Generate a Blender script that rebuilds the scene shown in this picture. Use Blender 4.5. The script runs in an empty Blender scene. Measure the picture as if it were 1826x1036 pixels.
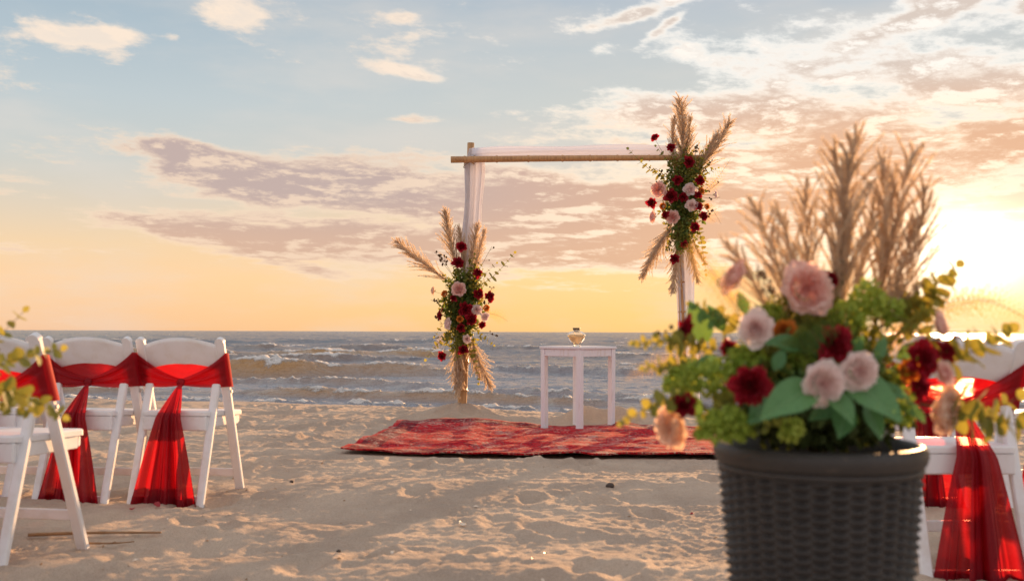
import bpy, bmesh, math, random
import numpy as np
from mathutils import Vector, Matrix, Euler, Quaternion

R = math.radians
sc = bpy.context.scene
C = sc.collection
rnd = random.Random(7)

# ---------------------------------------------------------------- camera
CAMZ = 0.85
PITCH, ROLL = 2.37, 0.22
cam = bpy.data.objects.new('camera', bpy.data.cameras.new('camera'))
C.objects.link(cam)
sc.camera = cam
cam.location = (0, 0, CAMZ)
cam.rotation_mode = 'QUATERNION'
cam.rotation_quaternion = (Euler((R(90 + PITCH), 0, 0)).to_quaternion() @ Euler((0, 0, R(ROLL))).to_quaternion())
cam.data.lens = 35.0
cam.data.sensor_width = 36.0
cam.data.clip_start = 0.05
cam.data.clip_end = 9000
cam.data.dof.use_dof = True
cam.data.dof.focus_distance = 10.0
cam.data.dof.aperture_fstop = 3.5

FPX = 35.0 / 36.0 * 1826
def at(px, py, d):
    """world point seen at photo pixel (px, py) at depth d metres along the view axis"""
    v = Vector(((px - 913) / FPX * d, -(py - 518) / FPX * d, -d))
    return cam.rotation_quaternion @ v + Vector((0, 0, CAMZ))

# ---------------------------------------------------------------- world
SUN_AZ, SUN_EL = 23.8, 6.2
sc.view_settings.view_transform = 'Standard'
sc.view_settings.look = 'None'
sc.view_settings.exposure = 0.92
sc.view_settings.gamma = 1.0
sc.view_settings.use_curve_mapping = False

def lin(r, g, b):
    f = lambda c: (c / 255 / 12.92) if c / 255 <= 0.04045 else ((c / 255 + 0.055) / 1.055) ** 2.4
    return (f(r), f(g), f(b), 1.0)

class G:
    """small helper for node trees"""
    def __init__(s, nt): s.nt = nt
    def n(s, t, **k):
        o = s.nt.nodes.new(t)
        for a, b in k.items(): setattr(o, a, b)
        return o
    def put(s, sock, v):
        if hasattr(v, 'is_output'): s.nt.links.new(v, sock)
        elif v is not None: sock.default_value = v
    def m(s, op, a, b=None, c=None, clamp=False):
        o = s.n('ShaderNodeMath', operation=op, use_clamp=clamp)
        s.put(o.inputs[0], a); s.put(o.inputs[1], b); s.put(o.inputs[2], c)
        return o.outputs[0]
    def v(s, op, a, b=None, scale=None):
        o = s.n('ShaderNodeVectorMath', operation=op)
        s.put(o.inputs[0], a); s.put(o.inputs[1], b)
        if scale is not None: s.put(o.inputs['Scale'], scale)
        return o.outputs['Value'] if op in ('DOT_PRODUCT', 'LENGTH', 'DISTANCE') else o.outputs[0]
    def mix(s, f, a, b, mode='MIX'):
        o = s.n('ShaderNodeMix', data_type='RGBA', blend_type=mode)
        s.put(o.inputs[0], f); s.put(o.inputs[6], a); s.put(o.inputs[7], b)
        return o.outputs[2]
    def ramp(s, f, stops, interp='LINEAR'):
        o = s.n('ShaderNodeValToRGB'); e = o.color_ramp.elements
        o.color_ramp.interpolation = interp
        while len(e) < len(stops): e.new(0.5)
        for el, (p, c) in zip(e, stops):
            el.position = p
            el.color = c if not isinstance(c, (int, float)) else (c, c, c, 1)
        s.put(o.inputs[0], f)
        return o.outputs[0]
    def noise(s, vec, scale, detail=4, rough=0.55, dist=0.0, lac=2.0):
        o = s.n('ShaderNodeTexNoise')
        s.put(o.inputs['Vector'], vec); o.inputs['Scale'].default_value = scale
        o.inputs['Detail'].default_value = detail; o.inputs['Roughness'].default_value = rough
        o.inputs['Distortion'].default_value = dist; o.inputs['Lacunarity'].default_value = lac
        return o.outputs[0]
    def rng(s, f, a, b, c=0.0, d=1.0, smooth=True):
        o = s.n('ShaderNodeMapRange', interpolation_type='SMOOTHSTEP' if smooth else 'LINEAR', clamp=True)
        s.put(o.inputs[0], f)
        for i, q in enumerate((a, b, c, d)): s.put(o.inputs[i + 1], q)
        return o.outputs[0]

world = bpy.data.worlds.new('World')
sc.world = world
world.use_nodes = True
wt = world.node_tree
g = G(wt)
bg = wt.nodes['Background']
tc = g.n('ShaderNodeTexCoord')
dirv = g.v('NORMALIZE', tc.outputs['Generated'])
sep = g.n('ShaderNodeSeparateXYZ'); g.put(sep.inputs[0], dirv)
X, Y, Z = sep.outputs
DEG = 180 / math.pi
az = g.m('MULTIPLY', g.m('ARCTAN2', X, Y), DEG)
el = g.m('MULTIPLY', g.m('ARCSINE', Z), DEG)
sdir = (math.sin(R(SUN_AZ)) * math.cos(R(SUN_EL)), math.cos(R(SUN_AZ)) * math.cos(R(SUN_EL)), math.sin(R(SUN_EL)))
# physical sky
sky = g.n('ShaderNodeTexSky', sky_type='NISHITA', sun_disc=False, sun_elevation=R(SUN_EL), sun_rotation=R(SUN_AZ))
sky.air_density = 1.0; sky.dust_density = 0.6; sky.ozone_density = 1.5
# evening haze gradient over it: colours by height above the horizon, away from and towards the sun
def hs(stops):
    return [(min(1.0, (e / 90.0) ** 0.5), lin(*c)) for e, c in stops]
ef = g.m('POWER', g.m('DIVIDE', g.m('MAXIMUM', el, 0.0), 90.0), 0.5)
cold = g.ramp(ef, hs([(0, (242, 190, 146)), (0.8, (246, 198, 152)), (2.8, (249, 206, 160)), (4.6, (240, 208, 168)), (6.6, (222, 206, 184)),
                      (9.2, (200, 203, 198)), (12.5, (188, 199, 203)), (16, (172, 188, 198)), (19, (158, 178, 192)), (35, (168, 184, 200)), (90, (174, 188, 204))]))
warm = g.ramp(ef, hs([(0, (250, 196, 122)), (1.2, (252, 205, 130)), (3, (254, 212, 146)), (5, (250, 206, 156)), (7.5, (228, 205, 178)),
                      (10, (210, 204, 194)), (13, (202, 204, 200)), (16, (192, 198, 200)), (19, (178, 188, 198)), (35, (176, 188, 200)), (90, (174, 188, 204))]))
cosang = g.v('DOT_PRODUCT', dirv, sdir)
ang = g.m('MULTIPLY', g.m('ARCCOSINE', g.m('MINIMUM', cosang, 1.0)), DEG)
towards = g.rng(ang, 50.0, 14.0)
base = g.mix(towards, cold, warm)
base = g.mix(g.rng(ang, 50.0, 120.0), base, g.mix(0.65, base, lin(218, 212, 222)))  # sky behind the view brightened to fill the foreground; overhead stops lifted likewise
base = g.mix(1.0, base, g.mix(1.0, sky.outputs[0], (0.0025, 0.0025, 0.0025, 1), 'MULTIPLY'), 'ADD')

veil = g.noise(g.v('MULTIPLY', dirv, (1.4, 1.4, 5.0)), 3.0, 5, .55)
base = g.mix(g.m('MULTIPLY', g.rng(veil, .42, .68), .38), base, lin(226, 216, 206))
# clouds: fractal density shaped by the banks this evening's sky has
def blob(px, py, rx, ry, amp, tilt=0.0):
    a0 = (px - 913) / FPX * DEG; e0 = (590 - py) / FPX * DEG
    rx, ry = rx / FPX * DEG, ry / FPX * DEG
    da = g.m('SUBTRACT', az, a0); de = g.m('SUBTRACT', el, e0)
    ct, st = math.cos(R(tilt)), math.sin(R(tilt))
    u = g.m('ADD', g.m('MULTIPLY', da, ct / rx), g.m('MULTIPLY', de, st / rx))
    w = g.m('ADD', g.m('MULTIPLY', da, -st / ry), g.m('MULTIPLY', de, ct / ry))
    r2 = g.m('ADD', g.m('MULTIPLY', u, u), g.m('MULTIPLY', w, w))
    e = g.m('EXPONENT', g.m('MULTIPLY', r2, -1.0))
    return g.m('MULTIPLY', e, amp)
BLOBS = [(430, 322, 230, 42, .54, -6), (680, 345, 280, 50, .60, 0), (300, 412, 150, 18, .24, -6), (530, 430, 300, 34, .72, -3), (950, 385, 300, 90, .55, 0), (780, 455, 300, 26, .30, 0),
         (1200, 390, 260, 85, .50, 0), (1550, 340, 330, 85, .62, 4), (1400, 120, 190, 34, .58, 2), (1500, 150, 200, 26, .26, 3),
         (1000, 245, 190, 26, .46, 2), (1250, 205, 210, 40, .52, 0), (1720, 180, 180, 42, .5, 3), (1500, 250, 300, 50, .34, 0),
         (1770, 270, 140, 50, .30, 0), (198, 114, 78, 13, .86, 4), (400, 12, 50, 22, .52, 0), (110, 40, 160, 46, -.62, 0), (425, 62, 48, 26, .66, 0), (350, 70, 50, 12, .22, -10), (325, 104, 16, 9, .4, 0),
         (735, 140, 66, 10, .75, -12), (740, 218, 50, 8, .5, 0), (715, 45, 30, 8, .45, 0), (1010, 50, 46, 18, .36, 12), (1130, 42, 90, 11, .70, 12), (1215, 10, 60, 12, .4, 6),
         (1190, 58, 50, 8, .50, 32), (1070, 95, 28, 18, .3, 10), (1650, 68, 110, 14, .85, 14), (1655, 34, 90, 16, .65, 14), (1540, 8, 60, 12, .75, 6), (1800, 85, 56, 15, .75, 0),
         (330, 285, 150, 22, .45, -8), (150, 355, 90, 7, .22, -4), (90, 435, 90, 6, .2, -3),
         (500, 383, 280, 11, -.36, -3), (760, 250, 400, 40, -.18, 0), (500, 210, 500, 60, -.22, 0), (1700, 480, 220, 40, -.3, 0), (900, 540, 1400, 42, -.34, 0)]
D = None
for bl in BLOBS:
    q = blob(*bl); D = q if D is None else g.m('ADD', D, q)
D = g.m('ADD', D, g.rng(el, 24.0, 60.0, 0.0, 0.10))
behind = g.rng(g.m('ABSOLUTE', az), 32.0, 60.0)
D = g.m('ADD', D, g.m('MULTIPLY', g.m('MULTIPLY', behind, g.rng(el, 2.0, 7.0)), 0.16))
sv = g.n('ShaderNodeCombineXYZ')
g.put(sv.inputs[0], g.m('ADD', X, g.m('MULTIPLY', Z, 0.6))); g.put(sv.inputs[1], Y)
g.put(sv.inputs[2], g.m('MULTIPLY', g.m('LOGARITHM', g.m('ADD', g.m('MAXIMUM', Z, 0.0), 0.10), 2.7183), 0.95))
sv = sv.outputs[0]
def dens(vec):
    a = g.noise(vec, 8.5, 10, 0.66, 0.1)
    return a
n1 = dens(sv)
n2 = dens(g.v('ADD', sv, (0.010, 0.0, -0.022)))
fine = g.noise(g.v('MULTIPLY', sv, (1.0, 1.0, 2.0)), 30.0, 4, 0.6)
def total(nz): return g.m('ADD', g.m('ADD', g.m('MULTIPLY', nz, 2.3), D), g.m('MULTIPLY', fine, 0.34))
t1 = total(n1); t2 = total(n2)
TH = 1.545
alpha = g.rng(t1, TH - 0.17, TH + 0.27)
thick = g.rng(t1, TH - 0.02, TH + 0.42)
lit = g.rng(g.m('SUBTRACT', t1, t2), -0.02, 0.22)
near = g.rng(ang, 34.0, 7.0)
core = g.mix(near, lin(192, 170, 164), lin(228, 178, 142))
core = g.mix(g.rng(el, 10.0, 15.0), core, g.mix(g.rng(ang, 40.0, 18.0), lin(240, 224, 208), lin(216, 200, 188)))
low = g.rng(el, 8.0, 4.5)
core = g.mix(g.m('MULTIPLY', low, 0.5), core, lin(232, 184, 146))
edge = g.mix(near, lin(250, 222, 194), (1.35, 1.12, 0.84, 1))
edge = g.mix(g.m('MULTIPLY', g.rng(el, 10.0, 15.0), g.rng(ang, 34.0, 12.0, 0.2, 1.0)), edge, (1.15, 1.1, 1.02, 1))
shade = g.m('MAXIMUM', g.m('SUBTRACT', 1.0, thick), g.m('MULTIPLY', lit, 0.70))
ccol = g.mix(shade, core, edge)
col = g.mix(g.m('MULTIPLY', alpha, 0.93), base, ccol)
# glow of the low sun through the haze (wider than high)
wide = g.m('SQRT', g.m('ADD', g.m('POWER', g.m('MULTIPLY', g.m('SUBTRACT', az, SUN_AZ), 0.78), 2.0), g.m('POWER', g.m('MULTIPLY', g.m('SUBTRACT', el, SUN_EL - 2.1), 1.45), 2.0)))
gl = g.m('EXPONENT', g.m('MULTIPLY', g.m('POWER', g.m('DIVIDE', wide, 2.9), 2.0), -1.0))
gl2 = g.m('EXPONENT', g.m('MULTIPLY', wide, -0.22))
glow = g.mix(1.0, g.mix(1.0, (2.4, 2.1, 1.6, 1), gl, 'MULTIPLY'), g.mix(1.0, (0.26, 0.19, 0.12, 1), gl2, 'MULTIPLY'), 'ADD')
front = g.rng(g.m('ABSOLUTE', az), 120.0, 70.0)
glow = g.mix(1.0, glow, front, 'MULTIPLY')
col = g.mix(1.0, col, glow, 'ADD')
g.put(bg.inputs[0], col)
bg.inputs[1].default_value = 0.560
world.cycles.sampling_method = 'MANUAL'
world.cycles.sample_map_resolution = 512

sun = bpy.data.objects.new('sun', bpy.data.lights.new('sun', 'SUN'))
C.objects.link(sun)
sun.data.energy = 5.0
sun.data.angle = R(0.8)
sun.data.color = (1.0, 0.54, 0.24)
sun.rotation_mode = 'QUATERNION'
sun.rotation_quaternion = Vector(sdir).to_track_quat('Z', 'Y')

# ---------------------------------------------------------------- mesh helpers
def mesh(name, verts, faces, smooth=False, mats=None, mi=None):
    me = bpy.data.meshes.new(name)
    me.from_pydata([tuple(v) for v in verts], [], faces)
    if smooth: me.polygons.foreach_set('use_smooth', [True] * len(me.polygons))
    for m_ in (mats or []): me.materials.append(m_)
    if mi is not None: me.polygons.foreach_set('material_index', mi)
    me.update()
    return me

def grid_mesh(name, P, smooth=True, mats=None, wrap=False):
    """P: array (rows, cols, 3) -> quad sheet"""
    r, c = P.shape[:2]
    me = bpy.data.meshes.new(name)
    me.vertices.add(r * c)
    me.vertices.foreach_set('co', np.ascontiguousarray(P, dtype=np.float32).ravel())
    idx = np.arange(r * c).reshape(r, c)
    if wrap: idx = np.concatenate([idx, idx[:, :1]], axis=1)
    q = np.stack([idx[:-1, :-1], idx[:-1, 1:], idx[1:, 1:], idx[1:, :-1]], axis=-1).reshape(-1, 4)
    n = len(q)
    me.loops.add(n * 4); me.loops.foreach_set('vertex_index', q.ravel().astype(np.int32))
    me.polygons.add(n)
    me.polygons.foreach_set('loop_start', np.arange(0, n * 4, 4, dtype=np.int32))
    try: me.polygons.foreach_set('loop_total', np.full(n, 4, dtype=np.int32))
    except Exception: pass
    if smooth: me.polygons.foreach_set('use_smooth', np.ones(n, dtype=bool))
    for m_ in (mats or []): me.materials.append(m_)
    me.update(calc_edges=True); me.validate()
    return me

class MB:
    """collects simple shapes into one mesh"""
    def __init__(s): s.v = []; s.f = []; s.mi = []
    def add(s, vs, fs, mi=0):
        o = len(s.v); s.v += [Vector(v) for v in vs]
        s.f += [tuple(i + o for i in f) for f in fs]; s.mi += [mi] * len(fs)
    def mesh(s, name, mats, smooth=False):
        return mesh(name, s.v, s.f, smooth, mats, s.mi)
    def tube(s, pts, rad, n=8, mi=0, cap=True):
        pts = [Vector(p) for p in pts]
        rs = rad if isinstance(rad, (list, tuple)) else [rad] * len(pts)
        up = None; rings = []
        for i, p in enumerate(pts):
            t = (pts[min(i + 1, len(pts) - 1)] - pts[max(i - 1, 0)]).normalized()
            if up is None: up = t.orthogonal().normalized()
            up = (up - t * up.dot(t)); up = up.normalized() if up.length > 1e-6 else t.orthogonal().normalized()
            b = t.cross(up)
            rings.append([p + (up * math.cos(a) + b * math.sin(a)) * rs[i] for a in [2 * math.pi * k / n for k in range(n)]])
        vs = [v for r_ in rings for v in r_]; fs = []
        for i in range(len(pts) - 1):
            for k in range(n):
                a = i * n + k; b = i * n + (k + 1) % n
                fs.append((a, b, b + n, a + n))
        if cap:
            fs.append(tuple(range(n - 1, -1, -1))); fs.append(tuple(range((len(pts) - 1) * n, len(pts) * n)))
        s.add(vs, fs, mi)
    def bar(s, a, b, w, t, side=Vector((1, 0, 0)), bev=0.004, mi=0):
        """rectangular bar from a to b, w along `side`, t across, with chamfered edges"""
        a, b = Vector(a), Vector(b)
        d = (b - a).normalized(); side = (side - d * side.dot(d)).normalized(); o = d.cross(side)
        def prof(k): return [(w / 2 - k, t / 2), (w / 2, t / 2 - k), (w / 2, -t / 2 + k), (w / 2 - k, -t / 2), (-w / 2 + k, -t / 2), (-w / 2, -t / 2 + k), (-w / 2, t / 2 - k), (-w / 2 + k, t / 2)]
        vs = []
        for p, sc_ in ((a, .0), (a + d * bev, 1), (b - d * bev, 1), (b, .0)):
            for x, y in prof(bev):
                if sc_ == 0: x -= math.copysign(min(bev, abs(x)), x) * .7; y -= math.copysign(min(bev, abs(y)), y) * .7
                vs.append(p + side * x + o * y)
        fs = []
        for i in range(3):
            for k in range(8):
                q = i * 8 + k; r_ = i * 8 + (k + 1) % 8
                fs.append((q, r_, r_ + 8, q + 8))
        fs.append(tuple(range(7, -1, -1))); fs.append(tuple(range(24, 32)))
        s.add(vs, fs, mi)
    def box(s, c, size, bev=0.004, mi=0):
        c = Vector(c); x, y, z = size
        s.bar(c - Vector((0, 0, z / 2)), c + Vector((0, 0, z / 2)), x, y, Vector((1, 0, 0)), bev, mi)

def obj(name, me, parent=None, label=None, cat=None, group=None, kind=None, loc=None, rot=None):
    o = bpy.data.objects.new(name, me); C.objects.link(o)
    if parent is not None: o.parent = parent
    if loc is not None: o.location = loc
    if rot is not None: o.rotation_euler = rot
    if label: o['label'] = label
    if cat: o['category'] = cat
    if group: o['group'] = group
    if kind: o['kind'] = kind
    return o
thing = obj
def copy_tree(o, parent=None, label=None):
    c = o.copy(); C.objects.link(c)
    if parent is not None: c.parent = parent
    if label: c['label'] = label
    for ch in KIDS.get(o.name, [k for k in bpy.data.objects if k.parent == o]): copy_tree(ch, c)
    return c
KIDS = {}

# ---------------------------------------------------------------- materials
def mat(name):
    m_ = bpy.data.materials.new(name); m_.use_nodes = True
    g_ = G(m_.node_tree); b = m_.node_tree.nodes['Principled BSDF']
    return m_, g_, b
def bump(g_, b, h, strength=0.3, dist=0.01):
    n = g_.n('ShaderNodeBump'); n.inputs['Strength'].default_value = strength; n.inputs['Distance'].default_value = dist
    g_.put(n.inputs['Height'], h); g_.put(b.inputs['Normal'], n.outputs[0]); return n
def objco(g_): return g_.n('ShaderNodeTexCoord').outputs['Object']

# ---------------------------------------------------------------- noise
_rs = np.random.RandomState(11)
_perm = _rs.permutation(512).astype(np.int64)
_ga = _rs.rand(512) * 2 * np.pi
_gx, _gy = np.cos(_ga), np.sin(_ga)
def perlin(x, y):
    x = np.asarray(x, float); y = np.asarray(y, float)
    xi = np.floor(x).astype(np.int64); yi = np.floor(y).astype(np.int64)
    xf = x - xi; yf = y - yi
    u = xf ** 3 * (xf * (xf * 6 - 15) + 10); v = yf ** 3 * (yf * (yf * 6 - 15) + 10)
    def gr(ix, iy, dx, dy):
        h = _perm[(_perm[ix & 511] + iy) & 511]
        return _gx[h] * dx + _gy[h] * dy
    a = gr(xi, yi, xf, yf); b = gr(xi + 1, yi, xf - 1, yf)
    c = gr(xi, yi + 1, xf, yf - 1); d = gr(xi + 1, yi + 1, xf - 1, yf - 1)
    return (a + u * (b - a)) * (1 - v) + (c + u * (d - c)) * v
def fbm(x, y, s, oct=4, rough=0.5):
    t = 0; a = 1; n = 0
    for i in range(oct):
        t = t + a * perlin(x * s + 17.3 * i, y * s - 9.1 * i); n += a; a *= rough; s *= 2.03
    return t / n * 1.6

# ---------------------------------------------------------------- the beach
ARCH_Y = 9.6
RUG = dict(c=(0.34, 7.74), w=2.86, d=2.08, rot=R(-5.5))
def ss(a, b, x):
    t = np.clip((x - a) / (b - a), 0, 1); return t * t * (3 - 2 * t)
def rug_uv(x, y):
    dx, dy = x - RUG['c'][0], y - RUG['c'][1]; c_, s_ = math.cos(-RUG['rot']), math.sin(-RUG['rot'])
    return dx * c_ - dy * s_, dx * s_ + dy * c_
MOUNDS = [(-0.50, 8.85, .060, .50, .30), (-0.49, 9.60, .135, .46, .26), (-0.62, 9.35, .05, .38, .22), (1.70, 9.62, .09, .40, .32), (0.98, 9.06, .13, .17, .12), (0.66, 9.14, .15, .20, .12), (1.25, 9.2, .07, .25, .13), (0.35, 9.3, .05, .35, .2),
          (1.45, 9.0, .05, .35, .2), (-2.3, 4.85, .035, .5, .16), (-1.7, 4.7, .03, .4, .14), (-2.75, 4.9, .03, .4, .14)]
_fr = np.random.RandomState(5)
FEET = [(_fr.uniform(-5.5, 5.5), 1.3 + 10.5 * _fr.rand() ** 0.8, _fr.uniform(-.6, .6), _fr.uniform(.8, 1.25), _fr.uniform(.5, 1.2)) for _ in range(520)]
def low_ground(x, y):
    ysh = y + 2.4 * np.tanh(.16 * x)
    z = -0.29 * ss(9.9, 15.0, ysh) - 0.06 * np.clip(ysh - 15.0, 0, 30)
    z = z + 0.030 * fbm(x, y, 0.55, 2) * (1 - ss(13, 16, y) * .8)
    for mx, my, h, rx, ry in MOUNDS:
        z = z + h * np.exp(-((x - mx) / rx) ** 2 - ((y - my) / ry) ** 2)
    z = z - 0.035 * ss(5.0, 5.5, y) * (1 - ss(5.6, 6.6, y)) * ss(-1.0, -1.8, x)
    return z
def ground(x, y):
    x = np.asarray(x, float); y = np.asarray(y, float)
    z = low_ground(x, y)
    u, v = rug_uv(x, y)
    open_ = 1 - (1 - ss(RUG['w'] / 2 - .02, RUG['w'] / 2 + .12, np.abs(u))) * (1 - ss(RUG['d'] / 2 - .02, RUG['d'] / 2 + .12, np.abs(v))) * 0.92
    far = 1 - 0.75 * ss(13.0, 14.8, y)
    wx = x + 0.12 * fbm(x, y, 1.7, 2); wy = y + 0.12 * fbm(x + 31, y, 1.7, 2)
    d = 0.040 * fbm(wx * .5, wy * 1.3, 1.2, 2) + 0.006 * fbm(wx * .75 + 5, wy * 1.2, 3.9, 3) + 0.010 * fbm(wx, wy * 1.3, 7.0, 3, .6) * (1 + fbm(x, y, .9, 2)) + 0.0085 * fbm(x, y, 16, 3, .68) * (.7 + .8 * np.clip(fbm(x, y, .8, 2) + .4, 0, 1)) + 0.0058 * np.clip(fbm(x, y, 34, 2, .6) + .1, -.2, 1) * (1 + 1.5 * fbm(x, y, 1.7, 2))
    dent = np.zeros_like(z)
    for fx, fy, a, s_, dp in FEET:
        m_ = (np.abs(x - fx) < .4) & (np.abs(y - fy) < .4)
        if not m_.any(): continue
        dx, dy = x[m_] - fx, y[m_] - fy
        p = dx * math.cos(a) + dy * math.sin(a); q = -dx * math.sin(a) + dy * math.cos(a)
        r2 = (p / (.062 * s_)) ** 2 + (q / (.125 * s_)) ** 2
        dent[m_] += dp * (-0.026 * np.exp(-r2 ** 1.6) + 0.011 * np.exp(-((np.sqrt(r2) - 1.45) / .38) ** 2))
    return z + open_ * far * (d + dent)
def gz(x, y): return float(ground(np.array([x]), np.array([y]))[0])
def gl(x, y): return float(low_ground(np.array([x]), np.array([y]))[0])

def spaced(segs):
    out = [segs[0][0]]
    for a, b, s0, s1 in segs:
        p = a
        while p < b - 1e-9:
            t = (p - a) / (b - a); p = p + s0 * (s1 / s0) ** t; out.append(min(p, b))
    return np.array(sorted(set(out)))
xd = spaced([(0, 2.6, .0135, .015), (2.6, 6.0, .016, .035), (6.0, 14, .05, .3), (14, 400, .5, 60)])
xs = np.concatenate([-xd[:0:-1], xd])
ys = spaced([(-300, -4, 60, 2), (-4, 1.2, 1.0, .05), (1.2, 5.0, .0125, .016), (5.0, 10.0, .016, .027), (10.0, 15.5, .03, .05), (15.5, 60, .1, 8)])
GX, GY = np.meshgrid(xs, ys)
GZ = ground(GX, GY)

m_sand, s, b = mat('sand')
co = objco(s)
c1 = s.noise(co, 1.6, 4, .6); c2 = s.noise(co, 320.0, 2, .7); c3 = s.noise(co, 34.0, 6, .68)
colr = s.mix(s.rng(c1, .35, .65), (0.48, 0.385, 0.31, 1), (0.62, 0.505, 0.40, 1))
colr = s.mix(s.rng(c2, .44, .60, 0, .50), colr, (0.24, 0.17, 0.12, 1))
colr = s.mix(s.rng(c3, .56, .70, 0, .25), colr, (0.60, 0.50, 0.40, 1))
wet = s.n('ShaderNodeSeparateXYZ'); s.put(wet.inputs[0], co)
wetm = s.rng(s.m('ADD', wet.outputs[2], s.m('MULTIPLY', c3, .03)), -0.17, -0.245)
colr = s.mix(wetm, colr, (0.19, 0.14, 0.105, 1))
s.put(b.inputs['Base Color'], colr)
s.put(b.inputs['Roughness'], s.rng(wetm, 0, 1, .95, .35))
b.inputs['Specular IOR Level'].default_value = .25
hh = s.m('ADD', s.m('MULTIPLY', c3, 1.0), s.m('MULTIPLY', c2, .22))
bump(s, b, hh, .9, .014)
sand = obj('sand', grid_mesh('sand', np.stack([GX, GY, GZ], -1), True, [m_sand]), kind='structure', label='pale trampled beach sand with soft footprints in low sunlight')

# ---------------------------------------------------------------- the sea
SEAZ = -0.27
sy = [11.2]
while sy[-1] < 5500: sy.append(sy[-1] + 0.062 * (sy[-1] / 14) ** 1.22)
sy = np.array(sy)
su = np.linspace(-1, 1, 760)
SY = np.repeat(sy[:, None], len(su), 1)
SX = su[None, :] * (6.5 + SY * 0.66)
W = lambda y: y
def breaker(x, y, y0, amp, back, frontw, x0, x1, seed, wob=0.7, broken=True):
    yc = y0 + wob * fbm(x, np.full_like(x, seed), .11, 3) + .18 * wob * fbm(x, np.full_like(x, seed + 9), .8, 2)
    env = ss(x0 - 2.5, x0 + 1.5, x) * (1 - ss(x1 - 1.5, x1 + 2.5, x)) * (0.75 + .7 * fbm(x, np.full_like(x, seed + 3), .3, 2))
    d = y - yc
    prof = np.where(d > 0, np.exp(-(d / back) ** 2 * .8), np.exp(-(np.abs(d) / frontw) ** 2.2))
    foam = env * np.exp(-((d + frontw * .55) / (frontw * .9)) ** 2)
    face = env * np.exp(-((d + frontw * .7) / (frontw * 1.1)) ** 2) + env * .5 * np.exp(-(d / frontw) ** 2)
    if not broken: foam = env * np.exp(-((d + frontw * .02) / (frontw * .62)) ** 2)
    trail = env * np.where(d > 0, np.exp(-d / (back * .45)), 0)
    return amp * env * prof, foam, trail, env, face
far_f = 1 / (1 + (SY / 900) ** 2)
SHF = 2.4 * np.tanh(.16 * SX) * (1 - ss(18, 40, SY)); SYS = SY + SHF
fadeh = ss(13.6, 17.5, SYS)
H = np.zeros_like(SX)
xx, yy = SX, SY
H += fadeh * 0.075 * fbm(xx * .45, yy, .62, 3, .55) + fadeh * 0.030 * fbm(xx * .7, yy, 2.1, 3, .6) + fadeh * .018 * (1 - np.abs(fbm(xx * .6, yy, 1.6, 4, .6)) * 3)
chop = ss(20, 60, SY)
H += chop * (0.17 * fbm(xx * .45 + 3, yy, .30, 4, .65) + .26 * far_f * fbm(xx * .35 + 40, yy, .09, 3, .55))
H += ss(200, 600, SY) * .5 * fbm(xx * .4, yy + 90, .022, 3, .6)
FO = np.zeros_like(SX); TR = np.zeros_like(SX); BR = np.zeros_like(SX)
for a in [(15.6, .15, .9, .30, -40, 0.9, 1.3), (16.3, .20, 1.0, .34, .2, 40, 4.1), (19.4, .10, 1.2, .4, -30, -2, 8.2), (25.0, .38, 1.9, .75, -40, -1.2, 12.7), (26.5, .30, 1.7, .65, -.6, 40, 17.9),
          (31.0, .14, 2.0, .7, -40, 40, 21.4), (41.0, .34, 3.0, 1.1, -60, -2, 25.3), (35.5, .20, 2.2, .8, -60, -4, 52.3), (45.0, .20, 3.0, 1.1, 0, 60, 29.9), (60, .30, 4, 1.5, -30, -6, 33.1), (66, .26, 4, 1.5, -2, 90, 37.7), (92, .30, 5, 2.0, -60, 90, 41.2)]:
    h, f, t, e, fc = breaker(xx, yy + SHF if a[0] < 22 else yy, *a, wob=1.0 if a[0] < 22 else 3.2, broken=a[0] in (16.3, 26.5))
    H += h; k = 1.0 if a[0] in (16.3, 26.5) else (1.0 if a[0] in (15.6, 25.0, 35.5, 45.0, 41.0) else .8)
    FO = np.maximum(FO, f * k); TR = np.maximum(TR, t * k); BR = np.maximum(BR, fc * (1.0 if a[0] in (25.0, 41.0, 15.6) else .45))
nz = fbm(xx, yy * 1.5, 1.3, 4, .6) * .5 + .5
lumps = fbm(xx, yy * 1.2, 6.5, 3, .6)
foam = np.clip(FO * 1.15 + (nz - .66) * 3.0 * (FO > .05), 0, 1)
lace = np.clip((1 - np.abs(fbm(xx * .7, yy, 1.6, 4, .55)) * 5), 0, 1)
foam = np.maximum(foam, np.clip(TR * 1.3, 0, 1) * lace * .55)
shore = np.exp(-((SYS - 14.35 - .30 * fbm(xx, yy * 0, .35, 3)) / .16) ** 2) * np.clip(fbm(xx, yy, 1.5, 3) * 2 + .6, 0, 1)
foam = np.maximum(foam, shore * .8)
foam = np.maximum(foam, .5 * lace * np.exp(-((SY - 17.8) / 1.6) ** 2) * np.clip(fbm(xx, yy, .5, 2) * 3, 0, 1))
capf = np.clip((fbm(xx * .5, yy * 1.3, .33, 4, .6) - .42) * 6, 0, 1) * ss(35, 70, SY) * .8 * (1 - ss(500, 1500, SY))
foam = np.maximum(foam, capf)
H += foam * .065 * (1 + lumps * 1.6) * (1 - ss(60, 120, SY))
sea_me = grid_mesh('sea', np.stack([SX, SY, SEAZ + H], -1), True)
at_ = sea_me.attributes.new('foam', 'FLOAT', 'POINT'); at_.data.foreach_set('value', foam.astype(np.float32).ravel())
sh_ = sea_me.attributes.new('silt', 'FLOAT', 'POINT'); sh_.data.foreach_set('value', np.clip(BR * .72 * (1 - ss(60, 120, SY)), 0, 1).astype(np.float32).ravel())
m_sea, s, b = mat('sea_water')
co = objco(s)
fa = s.n('ShaderNodeAttribute', attribute_name='foam').outputs['Fac']
si = s.n('ShaderNodeAttribute', attribute_name='silt').outputs['Fac']
dd = s.n('ShaderNodeSeparateXYZ'); s.put(dd.inputs[0], co)
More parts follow.
